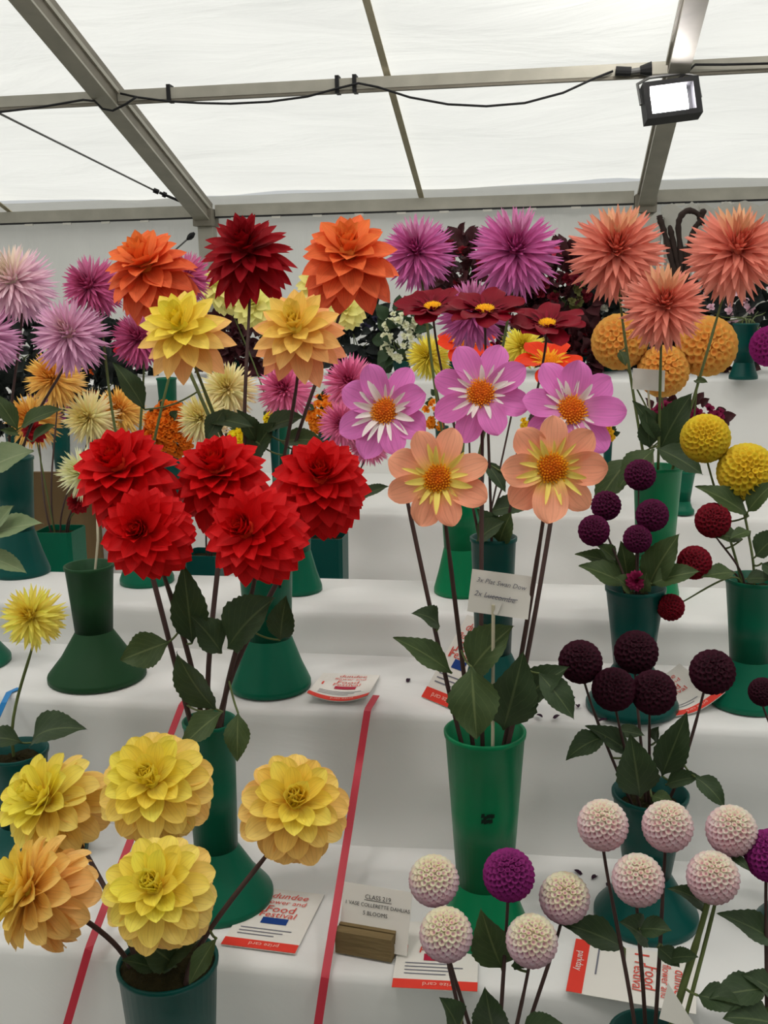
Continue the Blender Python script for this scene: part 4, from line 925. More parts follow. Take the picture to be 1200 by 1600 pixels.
CD = [flower('coral', 964, 392, 80, V14, 'coral spiky dahlia, left of the upper two', dy=.03, el=26, az=-4, stem=2.8),
      flower('coral', 1150, 392, 80, V14, 'coral spiky dahlia at the top right corner of the flowers', dy=.03, el=30, az=6, stem=2.8),
      flower('coral', 1038, 477, 70, V14, 'coral spiky dahlia, lowest of three', dy=-.10, el=26, az=0, stem=2.8)]
ya = V14.Y
LF(CD[0], 1030, 690, 988, 626, ya - .03, wr=.45, mat=M_LEAFB); LF(CD[1], 1032, 702, 1082, 614, ya - .02, wr=.5, mat=M_LEAFB); LF(CD[0], 1022, 702, 966, 762, ya - .05, wr=.6, mat=M_LEAF)
LF(CD[2], 1026, 700, 1098, 742, ya - .05, wr=.55, mat=M_LEAFB); LF(CD[1], 1050, 698, 1112, 690, ya - .03, wr=.42, mat=M_LEAF, droop=1.3); LF(CD[2], 1015, 700, 1008, 640, ya - .03, wr=.5, mat=M_LEAFB)
LF(CD[0], 985, 715, 930, 792, ya - .02, wr=.6, mat=M_LEAF); LF(CD[0], 968, 548, 978, 572, ya, wr=.5, mat=M_LEAF); LF(CD[1], 1085, 595, 1106, 598, ya, wr=.5, mat=M_LEAF)
# crimson single dahlias seen from the side
CC = [flower('collcrimson', 676, 481, 62, V9, 'crimson single dahlia with yellow disc, leftmost of three', dy=.03, el=70, az=-4, stem=2.4, smat=D),
      flower('collcrimson', 758, 486, 66, V9, 'crimson single dahlia with yellow disc in the middle of three', dy=-.02, el=68, az=4, stem=2.4, smat=D),
      flower('collcrimson', 855, 508, 64, V9, 'crimson single dahlia with yellow disc, rightmost of three', dy=.0, el=68, az=6, stem=2.4, smat=D)]
yv = V9.Y
LF(CC[0], 745, 845, 790, 815, yv - .03, wr=.75, mat=M_LEAFB); LF(CC[1], 765, 800, 836, 790, yv, wr=.6, mat=M_LEAFB); LF(CC[1], 770, 840, 745, 795, yv, wr=.7, mat=M_LEAFB); LF(CC[2], 758, 720, 790, 770, yv, wr=.4, mat=M_LEAFB)
LF(CC[0], 780, 850, 800, 800, yv - .02, wr=.72, mat=M_LEAF)
# ================================================================== rear flowers
RL = [('amber', 82, 590, 47, P1, 'amber spiky dahlia below the lilac one at the left', .1, 26, 0), ('amber', 46, 655, 44, P1, 'amber spiky dahlia partly behind the leaf near the left edge', .15, 24, -10),
      ('cream', 138, 652, 45, P1, 'cream spiky dahlia above the leftmost red dahlia', .1, 10, -6), ('amber', 186, 640, 40, P1, 'golden amber spiky dahlia behind the cream one', .17, 30, 8), ('white', 126, 738, 44, P1, 'creamy white spiky dahlia peeping out left of the red dahlias', -.1, 20, -20),
      ('cream', 355, 606, 45, P3, 'cream spiky dahlia between the lemon and golden peach dahlias', .05, 30, 2), ('cream', 314, 652, 42, P3, 'cream spiky dahlia sagging just above the back red dahlia', -.02, 30, -10),
      ('pink', 444, 607, 46, P3, 'pink spiky dahlia behind the stems of the golden peach dahlia', .12, 24, 0),
      ('pink', 546, 596, 46, P2, 'pink spiky dahlia left of the leftmost pink single dahlia', .05, 24, -4), ('pink', 534, 662, 40, P2, 'pink spiky dahlia above the right red dahlia', -.02, 20, -4), ('pink', 576, 690, 36, P2, 'pale pink spiky dahlia mostly hidden below the leftmost pink single dahlia', .02, 20, 0),
      ('lemon', 668, 556, 36, P4, 'lemon spiky dahlia left of the middle pink single dahlia', .1, 18, -20), ('lemon', 817, 540, 36, P4, 'lemon spiky dahlia below the crimson dahlias', .12, 24, 0),
      ('collorange', 858, 566, 52, P4, 'orange red single dahlia with yellow collar behind the right pink one', .0, 58, 4), ('collorange', 728, 536, 46, P4, 'orange red single dahlia glimpsed above the middle pink one', .04, 58, 0)]
for var, x, y, r, V, lab, dy, el, az in RL: flower(var, x, y, r * 1.06, V, lab, dy=dy, el=el, az=az, stem=2.4, smat=D)
flower('smallred', 52, 672, 22, P1, 'small dark red bloom below the amber dahlia near the left edge', dy=-.05, el=40, stem=2)
flower('smallred', 120, 785, 20, P1, 'small dark red bloom just above the left square pot', dy=-.04, el=30, stem=2)
AM = [flower('amberball', 968, 534, 41, V16, 'amber ball dahlia behind the left coral stem', dy=-.1, el=18, az=-6, stem=2.4),
      flower('amberball', 1104, 541, 44, V16, 'amber ball dahlia behind the right coral stem', dy=-.08, el=12, az=4, stem=2.4),
      flower('amberball', 1036, 580, 38, V16, 'amber ball dahlia behind the small blank card', dy=-.12, el=35, az=0, stem=2.4)]
PL = [flower('paleyellow', 345, 445, 46, V24, 'pale yellow dahlia, left of two under the crimson one', dy=-.02, el=35, az=-8, stem=2.4),
      flower('paleyellow', 398, 476, 46, V24, 'pale yellow dahlia just below the crimson one', dy=-.04, el=20, az=6, stem=2.4),
      flower('paleyellow', 497, 447, 44, V24, 'pale yellow dahlia left behind the right orange dahlia', dy=.05, el=30, az=-10, stem=2.4),
      flower('paleyellow', 540, 482, 40, V24, 'pale yellow dahlia below the right orange dahlia', dy=.0, el=10, az=6, stem=2.4)]
t = flower('magentaball', 1204, 541, 30, V17, 'magenta ball dahlia cut by the right edge', dy=-.1, el=20, stem=2)

# ================================================================== bunches and marigolds on the rear bench
def bunch(label, cat, x, y, rx, ry, Y, tier, fol, florets, nleaf=60, leafpx=26, wr=.5, name='flower_bunch', vlabel=None, vmat=None, rim=16, vv=None):
    """ellipsoid of foliage and small blooms on stems, standing in its own small vase"""
    rnd = random.Random(int(x * 3 + y)); c = atY(x, y, Y); k = zc(c) / F; ax_, az_ = rx * k, ry * k; ay_ = min(ax_, .13)
    if vv is None:
        rim_y = y + ry * .75
        zt = atY(x, rim_y, Y).z
        if zt - tier < .06: zt = tier + .06
        d = atY(x, rim_y, Y); s = (zt - d.z)
        # rim pixel for the wanted height
        rim_y = rim_y - s / k
        vv = vase(vlabel or 'small green vase under the ' + ' '.join(label.split()[:11]), x, rim_y, rim=rim, waist=rim * .7, foot=rim * 1.1, hf=.28, tier=tier, Y=Y, mat=vmat or M_VD, name='small_vase')
    t = thing(name, label, cat, vv.c + Vector((0, 0, vv.H * .35)))
    def pt(surf=.75):
        while True:
            p = Vector((rnd.uniform(-1, 1), rnd.uniform(-1, 1), rnd.uniform(-1, 1)))
            if surf < p.length <= 1: return p
    if nleaf:
        V = []; Fc = []; U = []; n = 0; g_ = LEAVES[2 if wr < .5 else 4][2][0]
        for i in range(int(nleaf * (1.8 if nleaf >= 60 else 1))):
            p = pt(.25); L = leafpx * k * rnd.uniform(.8, 1.4); d = (p + Vector((0, 0, .2)) + Vector((rnd.uniform(-.6, .6), rnd.uniform(-.6, .6), rnd.uniform(-.6, .6)))).normalized()
            up = Vector((rnd.uniform(-1, 1), -1, rnd.uniform(0, 1.2))); x_ = d.cross(up).normalized(); u_ = x_.cross(d)
            m = np.array(Matrix((x_, d, u_)).transposed()) * L
            V.append(g_[0] @ m.T + np.array(Vector((p.x * ax_, p.y * ay_, p.z * az_)) + c - t.location)); Fc += [tuple(q + n for q in f_) for f_ in g_[1]]; U += g_[2]; n += len(g_[0])
        stuff(link('foliage', mk('foliage', np.concatenate(V), Fc, True, U), fol, t))
    for col, num, spx, zone in florets:
        items = []
        for i in range(num):
            p = pt(.7 if num > 6 else .5); p.y = -abs(p.y)
            if zone: p = Vector((zone[0] + p.x * zone[2], p.y, zone[1] + p.z * zone[2]))
            o = Vector((p.x * ax_, p.y * ay_ * 1.05, p.z * az_)) + c - t.location; s = spx * k * rnd.uniform(.75, 1.2)
            q = rot_to((p.x + rnd.uniform(-.3, .3), p.y - .8, p.z + .6)).to_matrix().to_4x4()
            for j in range(11):
                th = R(15 + 85 * (j / 11) ** .7); m = Matrix.Translation(o) @ q @ pframe(th, j * GA, s * (.5 + .5 * j / 11), Vector((0, 0, 0)))
                items.append((P_TINY, m, jitc(col, rnd, .18)))
        me, mat = joined('florets', items, pmat('floret', None, True)); stuff(link('florets', me, mat, t))
    mb = MB()
    for i in range(7):
        e = c + Vector((rnd.uniform(-.6, .6) * ax_, rnd.uniform(-.5, .5) * ay_, rnd.uniform(-.3, .3) * az_)); b = vv.top + Vector((rnd.uniform(-.5, .5), rnd.uniform(-.5, .5), 0)) * vv.rr
        mb.tube(bez(e, e.lerp(b, .4) + Vector((0, 0, -.02)), b + Vector((0, 0, .04)), b, 6) + [vv.c + Vector((0, 0, vv.H * .45))], .002, 5)
    mb.build('stem', M_STEMG, t, smooth=True, off=t.location)
    return t
YB = YCc + .30
M_FB = plain('black_green_foliage', rgb(30, 36, 34), .6, .3, var=.4); M_FM = plain('maroon_foliage', rgb(66, 24, 30), .6, .3, var=.4); M_FG = plain('deep_green_foliage', rgb(50, 70, 44), .6, .3, var=.3)
bunch('bunch of black green foliage behind the amber dahlias at the left edge', 'bunch', 34, 548, 70, 46, YB, ZC, M_FB, [], 90)
bunch('dark bunch with drooping scarlet blossoms left of the lemon yellow dahlia', 'bunch', 172, 556, 72, 42, YB, ZC, M_FB, [(rgb(206, 30, 54), 9, 15, (.62, .1, .28)), (rgb(120, 60, 100), 5, 10, (-.2, -.5, .3))], 80)
bunch('dark maroon leafy bunch between the lemon and golden peach dahlias', 'bunch', 368, 540, 62, 50, YB, ZC, M_FM, [(rgb(60, 14, 24), 10, 9, None)], 90)
bunch('dusky bunch with violet flowers right of the golden peach dahlia', 'bunch', 556, 528, 54, 56, YB, ZC, M_FB, [(rgb(52, 48, 72), 14, 9, None), (rgb(190, 60, 84), 4, 8, (.1, .75, .3)), (rgb(230, 220, 200), 4, 8, (.2, .5, .2))], 90)
bunch('bunch of creamy white stock beside the lemon spiky dahlia', 'bunch', 628, 530, 32, 44, YCc + .12, ZC, M_FG, [(rgb(226, 226, 196), 46, 8, None)], 30)
bunch('dark red and green bunch right of the large mauve dahlia', 'bunch', 884, 446, 56, 58, YB, ZC, M_FM, [(rgb(110, 16, 34), 12, 11, (-.1, .1, .9)), (rgb(206, 70, 104), 7, 11, (-.25, 1.0, .35)), (rgb(104, 104, 60), 9, 8, (0, -.2, .6))], 90)
bunch('green bunch with small white flowers between the coral dahlias', 'bunch', 950, 500, 62, 60, YB + .1, ZC, M_FB, [(rgb(214, 214, 200), 12, 7, None)], 80)
bunch('bunch of pale pink bell flowers at the right above the top step', 'bunch', 1150, 496, 74, 74, YB - .05, ZC, M_FB, [(rgb(226, 186, 200), 18, 10, (0, .25, .8)), (rgb(196, 190, 170), 10, 6, (0, -.7, .5))], 90, vv=V17)
bunch('dark red flower bunch between the two mauve dahlias', 'bunch', 716, 424, 42, 52, YB, ZC, M_FM, [(rgb(120, 14, 32), 16, 10, None)], 60)
bunch('dark leafy bunch between the lower coral and amber dahlias', 'bunch', 1045, 524, 84, 70, YB + .12, ZC, M_FB, [], 90)
bunch('dark bunch behind the crimson single dahlias', 'bunch', 800, 500, 74, 56, YB + .05, ZC, M_FM, [(rgb(96, 12, 30), 8, 10, None)], 90)
bunch('low magenta cockscomb bunch below the amber dahlias', 'bunch', 1066, 648, 62, 20, YA + .2, ZA, M_FM, [(rgb(140, 30, 76), 90, 10, None)], 30, leafpx=18)
bunch('deep orange marigold head above the back red dahlia', 'flower', 268, 668, 40, 42, YA + .12, ZA, M_FG, [(rgb(216, 112, 20), 170, 10, None)], 12, leafpx=18, name='marigold')
bunch('bright yellow marigold head right of the lower cream dahlia', 'flower', 384, 684, 24, 16, YA + .1, ZA, M_FG, [(rgb(238, 204, 30), 80, 9, None)], 14, leafpx=18, name='marigold', rim=12)
bunch('small yellow marigold behind the golden peach stems', 'flower', 428, 656, 13, 14, YA + .14, ZA, M_FG, [(rgb(238, 204, 30), 16, 8, None)], 8, leafpx=14, name='marigold', rim=8)
bunch('orange marigold head left of the pink spiky dahlias', 'flower', 508, 648, 28, 30, YA + .12, ZA, M_FG, [(rgb(232, 134, 26), 80, 9, None)], 16, leafpx=16, name='marigold', rim=12)
bunch('small orange marigold showing between the left pink and peach dahlias', 'flower', 690, 640, 26, 34, YA + .14, ZA, M_FG, [(rgb(232, 140, 30), 22, 8, None)], 14, leafpx=14, name='marigold', rim=10)
bunch('small yellow marigold beside the right pink single dahlia', 'flower', 950, 675, 10, 13, YA + .12, ZA, M_FG, [(rgb(236, 180, 40), 12, 7, None)], 6, leafpx=10, name='marigold', rim=7)
bunch('tiny yellow marigold between the middle and right pink dahlias', 'flower', 826, 660, 10, 10, YA + .12, ZA, M_FG, [(rgb(236, 190, 40), 10, 7, None)], 6, leafpx=10, name='marigold', rim=7)
bunch('small violet flower bunch behind the amber dahlias at the left', 'bunch', 92, 640, 26, 20, YA + .3, ZA, M_FB, [(rgb(150, 70, 130), 14, 8, None)], 20, leafpx=16)
bunch('black green bunch behind the leaves at the left edge', 'bunch', 22, 632, 62, 40, YA + .40, ZA, M_FB, [(rgb(120, 60, 110), 8, 8, None)], 90)
bunch('dark bunch with orange specks between amber and magenta dahlias', 'bunch', 150, 596, 50, 34, YA + .42, ZA, M_FB, [(rgb(206, 90, 30), 6, 9, None)], 80)
bunch('dark bronze bunch behind the two rear amber dahlias', 'bunch', 1096, 556, 66, 36, YB + .06, ZC, M_FM, [(rgb(150, 146, 120), 8, 6, None)], 80)
bunch('maroon leafy bunch between the right crimson and left amber dahlias', 'bunch', 900, 545, 46, 44, YB - .04, ZC, M_FM, [(rgb(120, 12, 30), 6, 10, None)], 80)
# hanging amaranth tassels
YQ = YB + .02
vq = vase('dark green vase under the amaranth tassels on the top rear step', 1068, 540, rim=18, waist=13, foot=20, hf=.28, tier=ZC, Y=YQ, mat=M_VD, name='small_vase')
t = thing('amaranth_bunch', 'dark brown amaranth with curling tassels between the upper coral dahlias', 'bunch', vq.c + Vector((0, 0, .05)))
for pth in ([(1066, 470), (1064, 400), (1060, 350), (1072, 330), (1090, 334), (1098, 352)], [(1070, 470), (1076, 400), (1084, 360), (1094, 345), (1100, 326)], [(1064, 470), (1050, 410), (1040, 370), (1032, 345), (1030, 336)], [(1068, 470), (1060, 420), (1052, 380), (1046, 352)], [(1072, 470), (1090, 430), (1098, 400), (1092, 380)], [(1066, 470), (1072, 420), (1070, 385)]):
    pts = [atY(a, b, YQ) for a, b in pth]; rnd = random.Random(pth[1][0]); fine = []
    for i_ in range(len(pts) - 1):
        a0, a, b, b0 = pts[max(0, i_ - 1)], pts[i_], pts[i_ + 1], pts[min(len(pts) - 1, i_ + 2)]
        for q in range(6):
            s_ = q / 6; fine.append(.5 * (2 * a + (b - a0) * s_ + (2 * a0 - 5 * a + 4 * b - b0) * s_ ** 2 + (3 * a - a0 - 3 * b + b0) * s_ ** 3))
    MB().tube(fine + [pts[-1]], [.010 * rnd.uniform(.8, 1.25) for _ in fine] + [.004], 8).build('tassel', M_DARK, t, smooth=True, off=t.location)
mb = MB(); p = atY(1067, 470, YQ); mb.tube([p, vq.top, vq.c + Vector((0, 0, .05))], .004, 6).build('stem', M_STEMG, t, off=t.location)
M_WRAP = plain('grey_tissue', rgb(186, 184, 176), .6, .2, var=.05)
# pale wrapping paper folds behind the amaranth
for i, (x, y, w_, h_) in enumerate(((1010, 372, 26, 60), (1062, 360, 30, 66), (1112, 362, 34, 70), (1180, 364, 44, 80))):
    Yw = YB + .22 + .02 * i; c = atY(x, y, Yw); k = zc(c) / F; b = Vector((c.x, Yw, ZC)); t = None
    v = []; f = []; n = 9; r = w_ * k
    zt = c.z + h_ * k * .55 - ZC
    for j in range(6):
        for q in range(n):
            a = math.pi * (q / (n - 1) * 1.3 - 1.15); rr = r * (.25 + .75 * j / 5); z = zt * j / 5 + (.015 * math.cos(q * 2.4) if j == 5 else 0)
            v.append((rr * math.cos(a), rr * .6 * math.sin(a), z))
    f = [(j * n + q, j * n + q + 1, (j + 1) * n + q + 1, (j + 1) * n + q) for j in range(5) for q in range(n - 1)]
    o = tag(link('wrapping_paper', mk('wrapping_paper', v, f), M_WRAP), ('pale wrapping paper cone behind the upper left coral dahlia', 'pale wrapping paper cone behind the amaranth tassels', 'pale wrapping paper cone left of the upper right coral dahlia', 'pale wrapping paper cone behind the upper right coral dahlia')[i], 'paper')
    o.location = b

# ================================================================== cards, leaflets and tapes
def text_geo(body, size, shear=0.0):
    cu = bpy.data.curves.new('txt', 'FONT'); cu.body = body; cu.size = size; cu.shear = shear; cu.align_x = 'CENTER'; cu.align_y = 'CENTER'; cu.resolution_u = 2
    o = bpy.data.objects.new('txt', cu); COL.objects.link(o); dg = bpy.context.evaluated_depsgraph_get(); dg.update()
    me = o.evaluated_get(dg).to_mesh(); v = [tuple(p.co) for p in me.vertices]; f = [tuple(p.vertices) for p in me.polygons]
    o.evaluated_get(dg).to_mesh_clear(); bpy.data.objects.remove(o); bpy.data.curves.remove(cu)
    return v, f
class Sheet:
    def __init__(s, name, label, cat, o, X, Yv, w, h, bend=None):
        s.o, s.X, s.Y = Vector(o), Vector(X).normalized(), Vector(Yv).normalized(); s.N = s.X.cross(s.Y).normalized(); s.w, s.h = w, h
        s.bend = bend or (lambda u, v: 0.0); s.t = thing(name, label, cat, s.o)
    def pt(s, u, v, e): return s.X * u + s.Y * v + s.N * (s.bend(u / s.w, v / s.h) + e)
    def rect(s, name, mat, u0, v0, u1, v1, e=.0012, nu=14, nv=10, slab=False):
        vv = [s.pt(u0 + (u1 - u0) * i / nu, v0 + (v1 - v0) * j / nv, e) for j in range(nv + 1) for i in range(nu + 1)]; n = nu + 1
        f = [(j * n + i, j * n + i + 1, (j + 1) * n + i + 1, (j + 1) * n + i) for j in range(nv) for i in range(nu)]
        if slab:
            k = len(vv); vv += [s.pt(u0 + (u1 - u0) * i / nu, v0 + (v1 - v0) * j / nv, e - .0009) for j in range(nv + 1) for i in range(nu + 1)]
            f += [tuple(k + q for q in reversed(x)) for x in f]
            rim = list(range(0, nu)) ; b = [i for i in range(n)] + [j * n + nu for j in range(1, nv + 1)] + [nv * n + i for i in range(nu - 1, -1, -1)] + [j * n for j in range(nv - 1, 0, -1)]
            f += [(b[i], k + b[i], k + b[(i + 1) % len(b)], b[(i + 1) % len(b)]) for i in range(len(b))]
        return link(name, mk(name, vv, f, False), mat, s.t)
    def text(s, body, size, u, v, mat, rot=0, shear=0.0, e=.0024, sx=1.0, name='lettering'):
        g_, f = text_geo(body, size, shear); c, n = math.cos(R(rot)), math.sin(R(rot))
        vv = [s.pt(u + (a * sx * c - b * n), v + (a * sx * n + b * c), e) for a, b, _ in g_]
        return link(name, mk(name, vv, f, False), mat, s.t)
def frame_on(p0, p1, z):
    a, b = atZ(*p0, z), atZ(*p1, z); X = (b - a); w = X.length; X.normalize(); return a, X, Vector((0, 0, 1)).cross(X), w
def leaflet(label, p0, p1, z, boxmat, h=.145, w=None, bend=None, tilt=0, band='prize card', lift=.0012, logo=True, lines=3, rise=0):
    a, X, Yv, w0 = frame_on(p0, p1, z); w = w or w0
    if tilt: Yv = Yv * math.cos(R(tilt)) + Vector((0, 0, 1)) * math.sin(R(tilt))
    s = Sheet('leaflet', label, 'leaflet', a + Vector((0, 0, lift)), X, Yv, w, h, bend)
    s.rect('paper', M_PAPER, 0, 0, w, h, 0.0009, slab=True)
    s.rect('red_band', M_RBAND, 0, 0, w, h * .125, .0016)
    if band: s.text(band, h * .075, w * .55, h * .062, M_WINK, 180)
    for i in range(lines): s.rect('print_line', M_GINK, w * .12, h * (.20 + .05 * i), w * (.62 + .1 * ((i * 7) % 3)), h * (.214 + .05 * i), .0016, 6, 1)
    if boxmat: s.rect('print_box', boxmat, w * .34, h * .40, w * .70, h * .50, .0016)
    if logo:
        s.text('dundee', h * .13, w * .56, h * .87, M_RINK, 0, .2)
        s.text('flower and', h * .10, w * .54, h * .76, M_RINK, 0, .1)
        s.text('Food', h * .15, w * .52, h * .64, M_RINK, 0, .1)
        s.text('Festival', h * .13, w * .52, h * .545, M_RINK, 0, .1)
        s.rect('logo_flourish', M_RINK, w * .10, h * .50, w * .13, h * .62, .0016, 2, 2)
    return s
leaflet('leaflet with a blue box, half under the red dahlia vase foot', (345, 1478), (461, 1493), Z1, M_BINK, h=.15, bend=lambda u, v: .0006)
leaflet('leaflet with a crimson box and red band under a white pompon', (612, 1546), (746, 1553), Z1, M_MINK, h=.15, lift=.002, lines=4)
leaflet('leaflet lying sideways with its red band on the left', (900, 1469), (884, 1551), Z1, None, h=.165, band='', lines=1).text('parkday', .014, .05, .011, M_PAPER, 0)
leaflet('curling leaflet with a crimson box on the step edge left of centre', (480, 1099), (574, 1103), Z2, M_MINK, h=.13, w=.105, bend=lambda u, v: .004 + .016 * (2 * u - 1) ** 2 * (1 - v) * .8)
a = leaflet('leaflet propped up behind the centre vase', (659, 1090), (722, 1116), Z2, M_BINK, h=.165, w=.08, tilt=48)
leaflet('curled leaflet with rolled red band beside the right green vase', (1046, 1122), (1132, 1108), Z2, None, h=.13, bend=lambda u, v: .055 * max(0, u - .35) ** 1.6 + .02 * max(0, v - .5) ** 2, lines=2)
# wooden block holding a class card
a, X, Yv, w_ = frame_on((524, 1489), (612, 1505), Z1)
t = thing('card_block', 'brown wooden block holding the class card', 'card holder', a + X * w_ / 2 + Yv * .015)
rot = Matrix((X, Yv, Vector((0, 0, 1)))).transposed(); hb = .034
mb = MB(); mb.box((0, -.0088, hb / 2 + .0005), (w_, .0124, hb), rot); mb.v = [tuple(rot @ Vector((0, 0, 0)) + Vector(q)) for q in mb.v]
mb = MB(); mb.box(rot @ Vector((0, -.008, hb / 2 + .0008)), (w_, .014, hb), rot); mb.build('front_half', M_BLOCK, t)
mb = MB(); mb.box(rot @ Vector((0, .009, hb / 2 + .0008)), (w_, .014, hb), rot); mb.build('back_half', M_BLOCK, t)
cy = Yv * math.cos(R(68)) + Vector((0, 0, 1)) * math.sin(R(68)); 
s = Sheet('class_card', 'white class card with three printed lines in the wooden block', 'card', t.location + Vector((0, 0, .006)) - X * (w_ * .5) - Yv * .002, X, cy, w_ * 1.22, .085)
s.rect('card', M_PAPER, 0, 0, s.w, s.h, .0009, slab=True)
s.text('CLASS 219', .0085, s.w * .52, s.h * .82, M_KINK); s.text('1 VASE COLLERETTE DAHLIAS', .0072, s.w * .52, s.h * .69, M_KINK); s.text('5 BLOOMS', .0078, s.w * .50, s.h * .56, M_KINK)
s.rect('underline', M_KINK, s.w * .32, s.h * .765, s.w * .72, s.h * .773, .0016, 4, 1)
# handwritten card on a stick
Yk = V1.Y - .045; p0, p1, p2 = atY(730, 955, Yk), atY(825, 968, Yk - .005), atY(739, 889, Yk + .012)
s = Sheet('name_card', 'white handwritten card on a pale stick in the centre vase', 'card', p0, p1 - p0, (p2 - p0), (p1 - p0).length, (p2 - p0).length)
s.Y = (s.Y - s.X * s.X.dot(s.Y)).normalized(); s.N = s.X.cross(s.Y)
s.rect('card', M_PAPER, 0, 0, s.w, s.h, .0009, slab=True)
s.text('3x Plat Swan Dow', .0088, s.w * .50, s.h * .74, M_GINK, -3, .25); s.text('2x Luccombe', .0100, s.w * .42, s.h * .42, M_GINK, -4, .25)
s.rect('crossing_out', M_GINK, s.w * .28, s.h * .405, s.w * .80, s.h * .425, .0026, 4, 1)
b0 = atY(771, 945, Yk) - Vector((0, .0, 0)) + s.N * .003; b1 = V1.top + Vector((.012, -.02, -.16))
MB().tube([b0, b1], .0026, 6).build('stick', M_STICK, s.t, off=s.t.location)
mb = MB(); q = [s.pt(s.w * a_, s.h * b_, .0032) for a_, b_ in ((.38, .30), (.56, .30), (.50, .02), (.44, .02))]; mb.add(q, [(0, 1, 2, 3)]).build('stick_head', M_PAPER, s.t)
# small blank card on a stick in the coral vase
Yk = V14.Y - .04; p0, p1, p2 = atY(988, 608, Yk), atY(1038, 612, Yk), atY(989, 575, Yk)
s = Sheet('name_card', 'small blank white card between the coral stems', 'card', p0, p1 - p0, p2 - p0, (p1 - p0).length, (p2 - p0).length)
s.rect('card', M_PAPER, 0, 0, s.w, s.h, .0009, slab=True); MB().tube([s.t.location + s.pt(s.w * .5, .003, -.003), V14.top + Vector((0, -.01, -.1))], .0024, 6).build('stick', M_STICK, s.t, off=s.t.location)
# red dividing tapes
def ribbon(name, label, pts, w_, mat, cat):
    v = []; f = []; n = len(pts)
    for i, p in enumerate(pts):
        p = Vector(p); d = (Vector(pts[min(i + 1, n - 1)]) - Vector(pts[max(i - 1, 0)])).normalized(); sd = Vector((1, 0, 0)); sd = (sd - d * sd.dot(d)).normalized(); nn = sd.cross(d).normalized() * .0006
        for a_, b_ in ((-1, 1), (1, 1), (1, -1), (-1, -1)): v.append(p + sd * a_ * w_ / 2 + nn * b_)
    for i in range(n - 1):
        for q in range(4): f.append((i * 4 + q, i * 4 + (q + 1) % 4, (i + 1) * 4 + (q + 1) % 4, (i + 1) * 4 + q))
    f += [(3, 2, 1, 0), tuple((n - 1) * 4 + q for q in range(4))]
    return tag(link(name, mk(name, v, f, False), mat), label, cat)
for lab, e2, e1, e0 in (('red tape running down the steps right of the golden yellow dahlia', (575, 1109), (509, 1519), (497, 1600)), ('red tape running down the steps behind the yellow dahlias', (286, 1100), (141, 1476), (105, 1600))):
    q2, q1 = atY(e2[0], e2[1], Y1B - .006), atY(e1[0], e1[1], Y1F - .006)
    q2.z = max(q2.z, Z2 + .001); q1.z = max(q1.z, Z1 + .0015); q0 = atY(e0[0], e0[1], Y1F - .035)
    ribbon('red_tape', lab, [q2 + Vector((0.004, .06, .0012)), q2 + Vector((0, .004, .0012)), q2 + Vector((0, -.006, 0)), q1.lerp(q2, .5) + Vector((0, 0, -.0)), q1, q1 + Vector((0, -.006, -.004)), q0, q0 + (q0 - q1) * 1.0], .0115, M_RED, 'tape')
q = [atZ(x, y, Z2 + .002) for x, y in ((30, 1075), (14, 1082), (6, 1098))]; ribbon('blue_ribbon', 'short blue ribbon hanging over the step edge at the left', q + [q[-1] + Vector((-.012, -.012, -.03)), q[-1] + Vector((-.02, -.014, -.06))], .010, M_BLUE, 'ribbon')
# dry stick in the mossy vase
t = MB(); a, b = atY(152, 800, V5.Y + .02), atY(149, 888, V5.Y + .01); t.tube([a, a.lerp(b, .5) + Vector((.003, 0, 0)), b, V5.c + Vector((-.01, .005, V5.H * .46))], .0022, 6)
tag(t.build('dry_stick', M_STICK, smooth=True), 'thin pale dry stick standing in the mossy green vase', 'stick')
# folded white paper beside the lower right pompon stems
a, b, c, d = atY(1044, 1536, V22.Y - .05), atY(1030, 1592, V22.Y - .06), atY(1092, 1612, V22.Y - .05), atY(1056, 1560, V22.Y - .03)
mb = MB(); mb.add([a, b, c, d] + [Vector(q) + Vector((0, .0008, 0)) for q in (a, b, c, d)], [(0, 1, 2, 3), (7, 6, 5, 4), (0, 4, 5, 1), (1, 5, 6, 2), (2, 6, 7, 3), (3, 7, 4, 0)]); tag(mb.build('folded_paper', M_PAPER), 'folded scrap of white paper tucked among the lower right stems', 'paper')
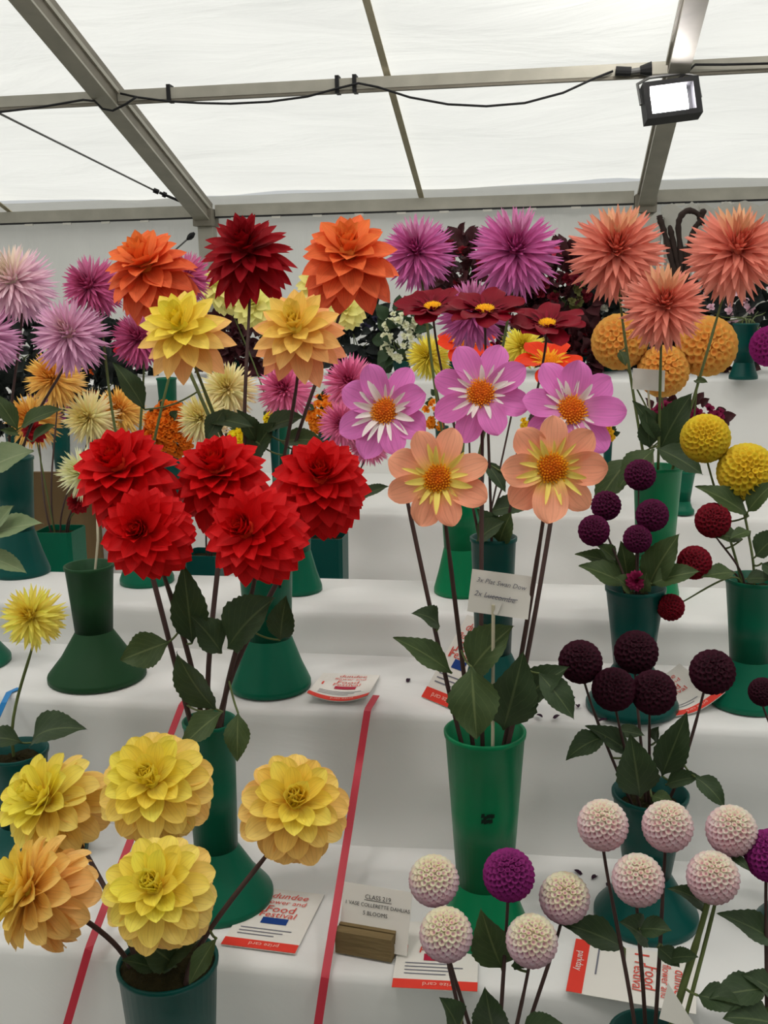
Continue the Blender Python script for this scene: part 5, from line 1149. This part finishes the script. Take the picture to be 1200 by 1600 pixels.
# fallen dark petals
pm = plain('fallen_dark_petal', rgb(44, 16, 38), .7, .2)
P_F = Petal('strap', .5, .9, .4, -.5, 4, 2)
for i, (x, y, z, lab) in enumerate(((637, 1067, Z2, 'fallen dark petal right of the curling leaflet'), (834, 1104, Z2, 'fallen dark petal behind the drooping leaf of the centre vase'), (838, 1118, Z2, 'fallen dark petal nearest the centre vase rim'), (866, 1124, Z2, 'fallen dark petal by itself near the step edge'), (898, 1092, Z2, 'fallen dark petal, upper of two left of the plum pompon vase'), (902, 1102, Z2, 'fallen dark petal, lower of two left of the plum pompon vase'), (936, 1128, Z2, 'fallen dark petal in front of the plum pompon vase foot'), (908, 1368, Z1, 'fallen dark petal above the right pompon, left one of two'), (932, 1369, Z1, 'fallen dark petal above the right pompon, right one of two'), (1064, 1388, Z1, 'fallen dark petal right of the dark blue green vase'), (952, 1390, Z1, 'fallen dark petal left of the dark blue green vase foot'))):
    p = atZ(x, y, z); me = mk('fallen_petal', P_F.v, P_F.f, True, P_F.uv); o = tag(link('fallen_petal', me, pm), lab, 'petal', 'fallen petals on the steps')
    o.location = p + Vector((0, 0, .001)); o.rotation_euler = (0, 0, i * 1.9); o.scale = (.016, .016, .016)
# smudged dark print on two vases
def smudge(V, x, y, mat):
    rnd = random.Random(x); p = atY(x, y, V.Y - .03); z = p.z - V.c.z; dx = p.x - V.c.x
    zf = V.H * .27; mb = MB()
    for i in range(9):
        a = dx / .045 + (i % 5 - 2) * .075 + rnd.uniform(-.02, .02); zz = z + (.004 if i < 5 else -.003) + rnd.uniform(-.002, .002)
        fr = (zz - V.H * .27) / (V.H * .73); r = None
        for o in V.t.children:
            if o.name.startswith('cup'):
                vs_ = [q.co for q in o.data.vertices]; rw, r1 = max((q.x for q in vs_[40:80])), max((q.x for q in vs_[160:200])); r = rw + (r1 - rw) * fr + .0008
        w_, h_ = .05, .0035
        mb.add([(r * math.sin(a + sx * w_), -r * math.cos(a + sx * w_), zz + sz * h_) for sx, sz in ((-1, -1), (1, -.6), (1, 1), (-.7, .8))], [(0, 1, 2, 3)])
    mb.build('dark_print', mat, V.t)
M_SM = plain('faded_black_print', rgb(14, 34, 24), .6, .2)
smudge(V1, 763, 1271, M_SM); smudge(V6, 437, 912, M_SM)
bpy.context.view_layer.update()
print('OBJECTS', len(bpy.data.objects), 'TRIS', sum(len(m.polygons) * 2 for m in bpy.data.meshes))
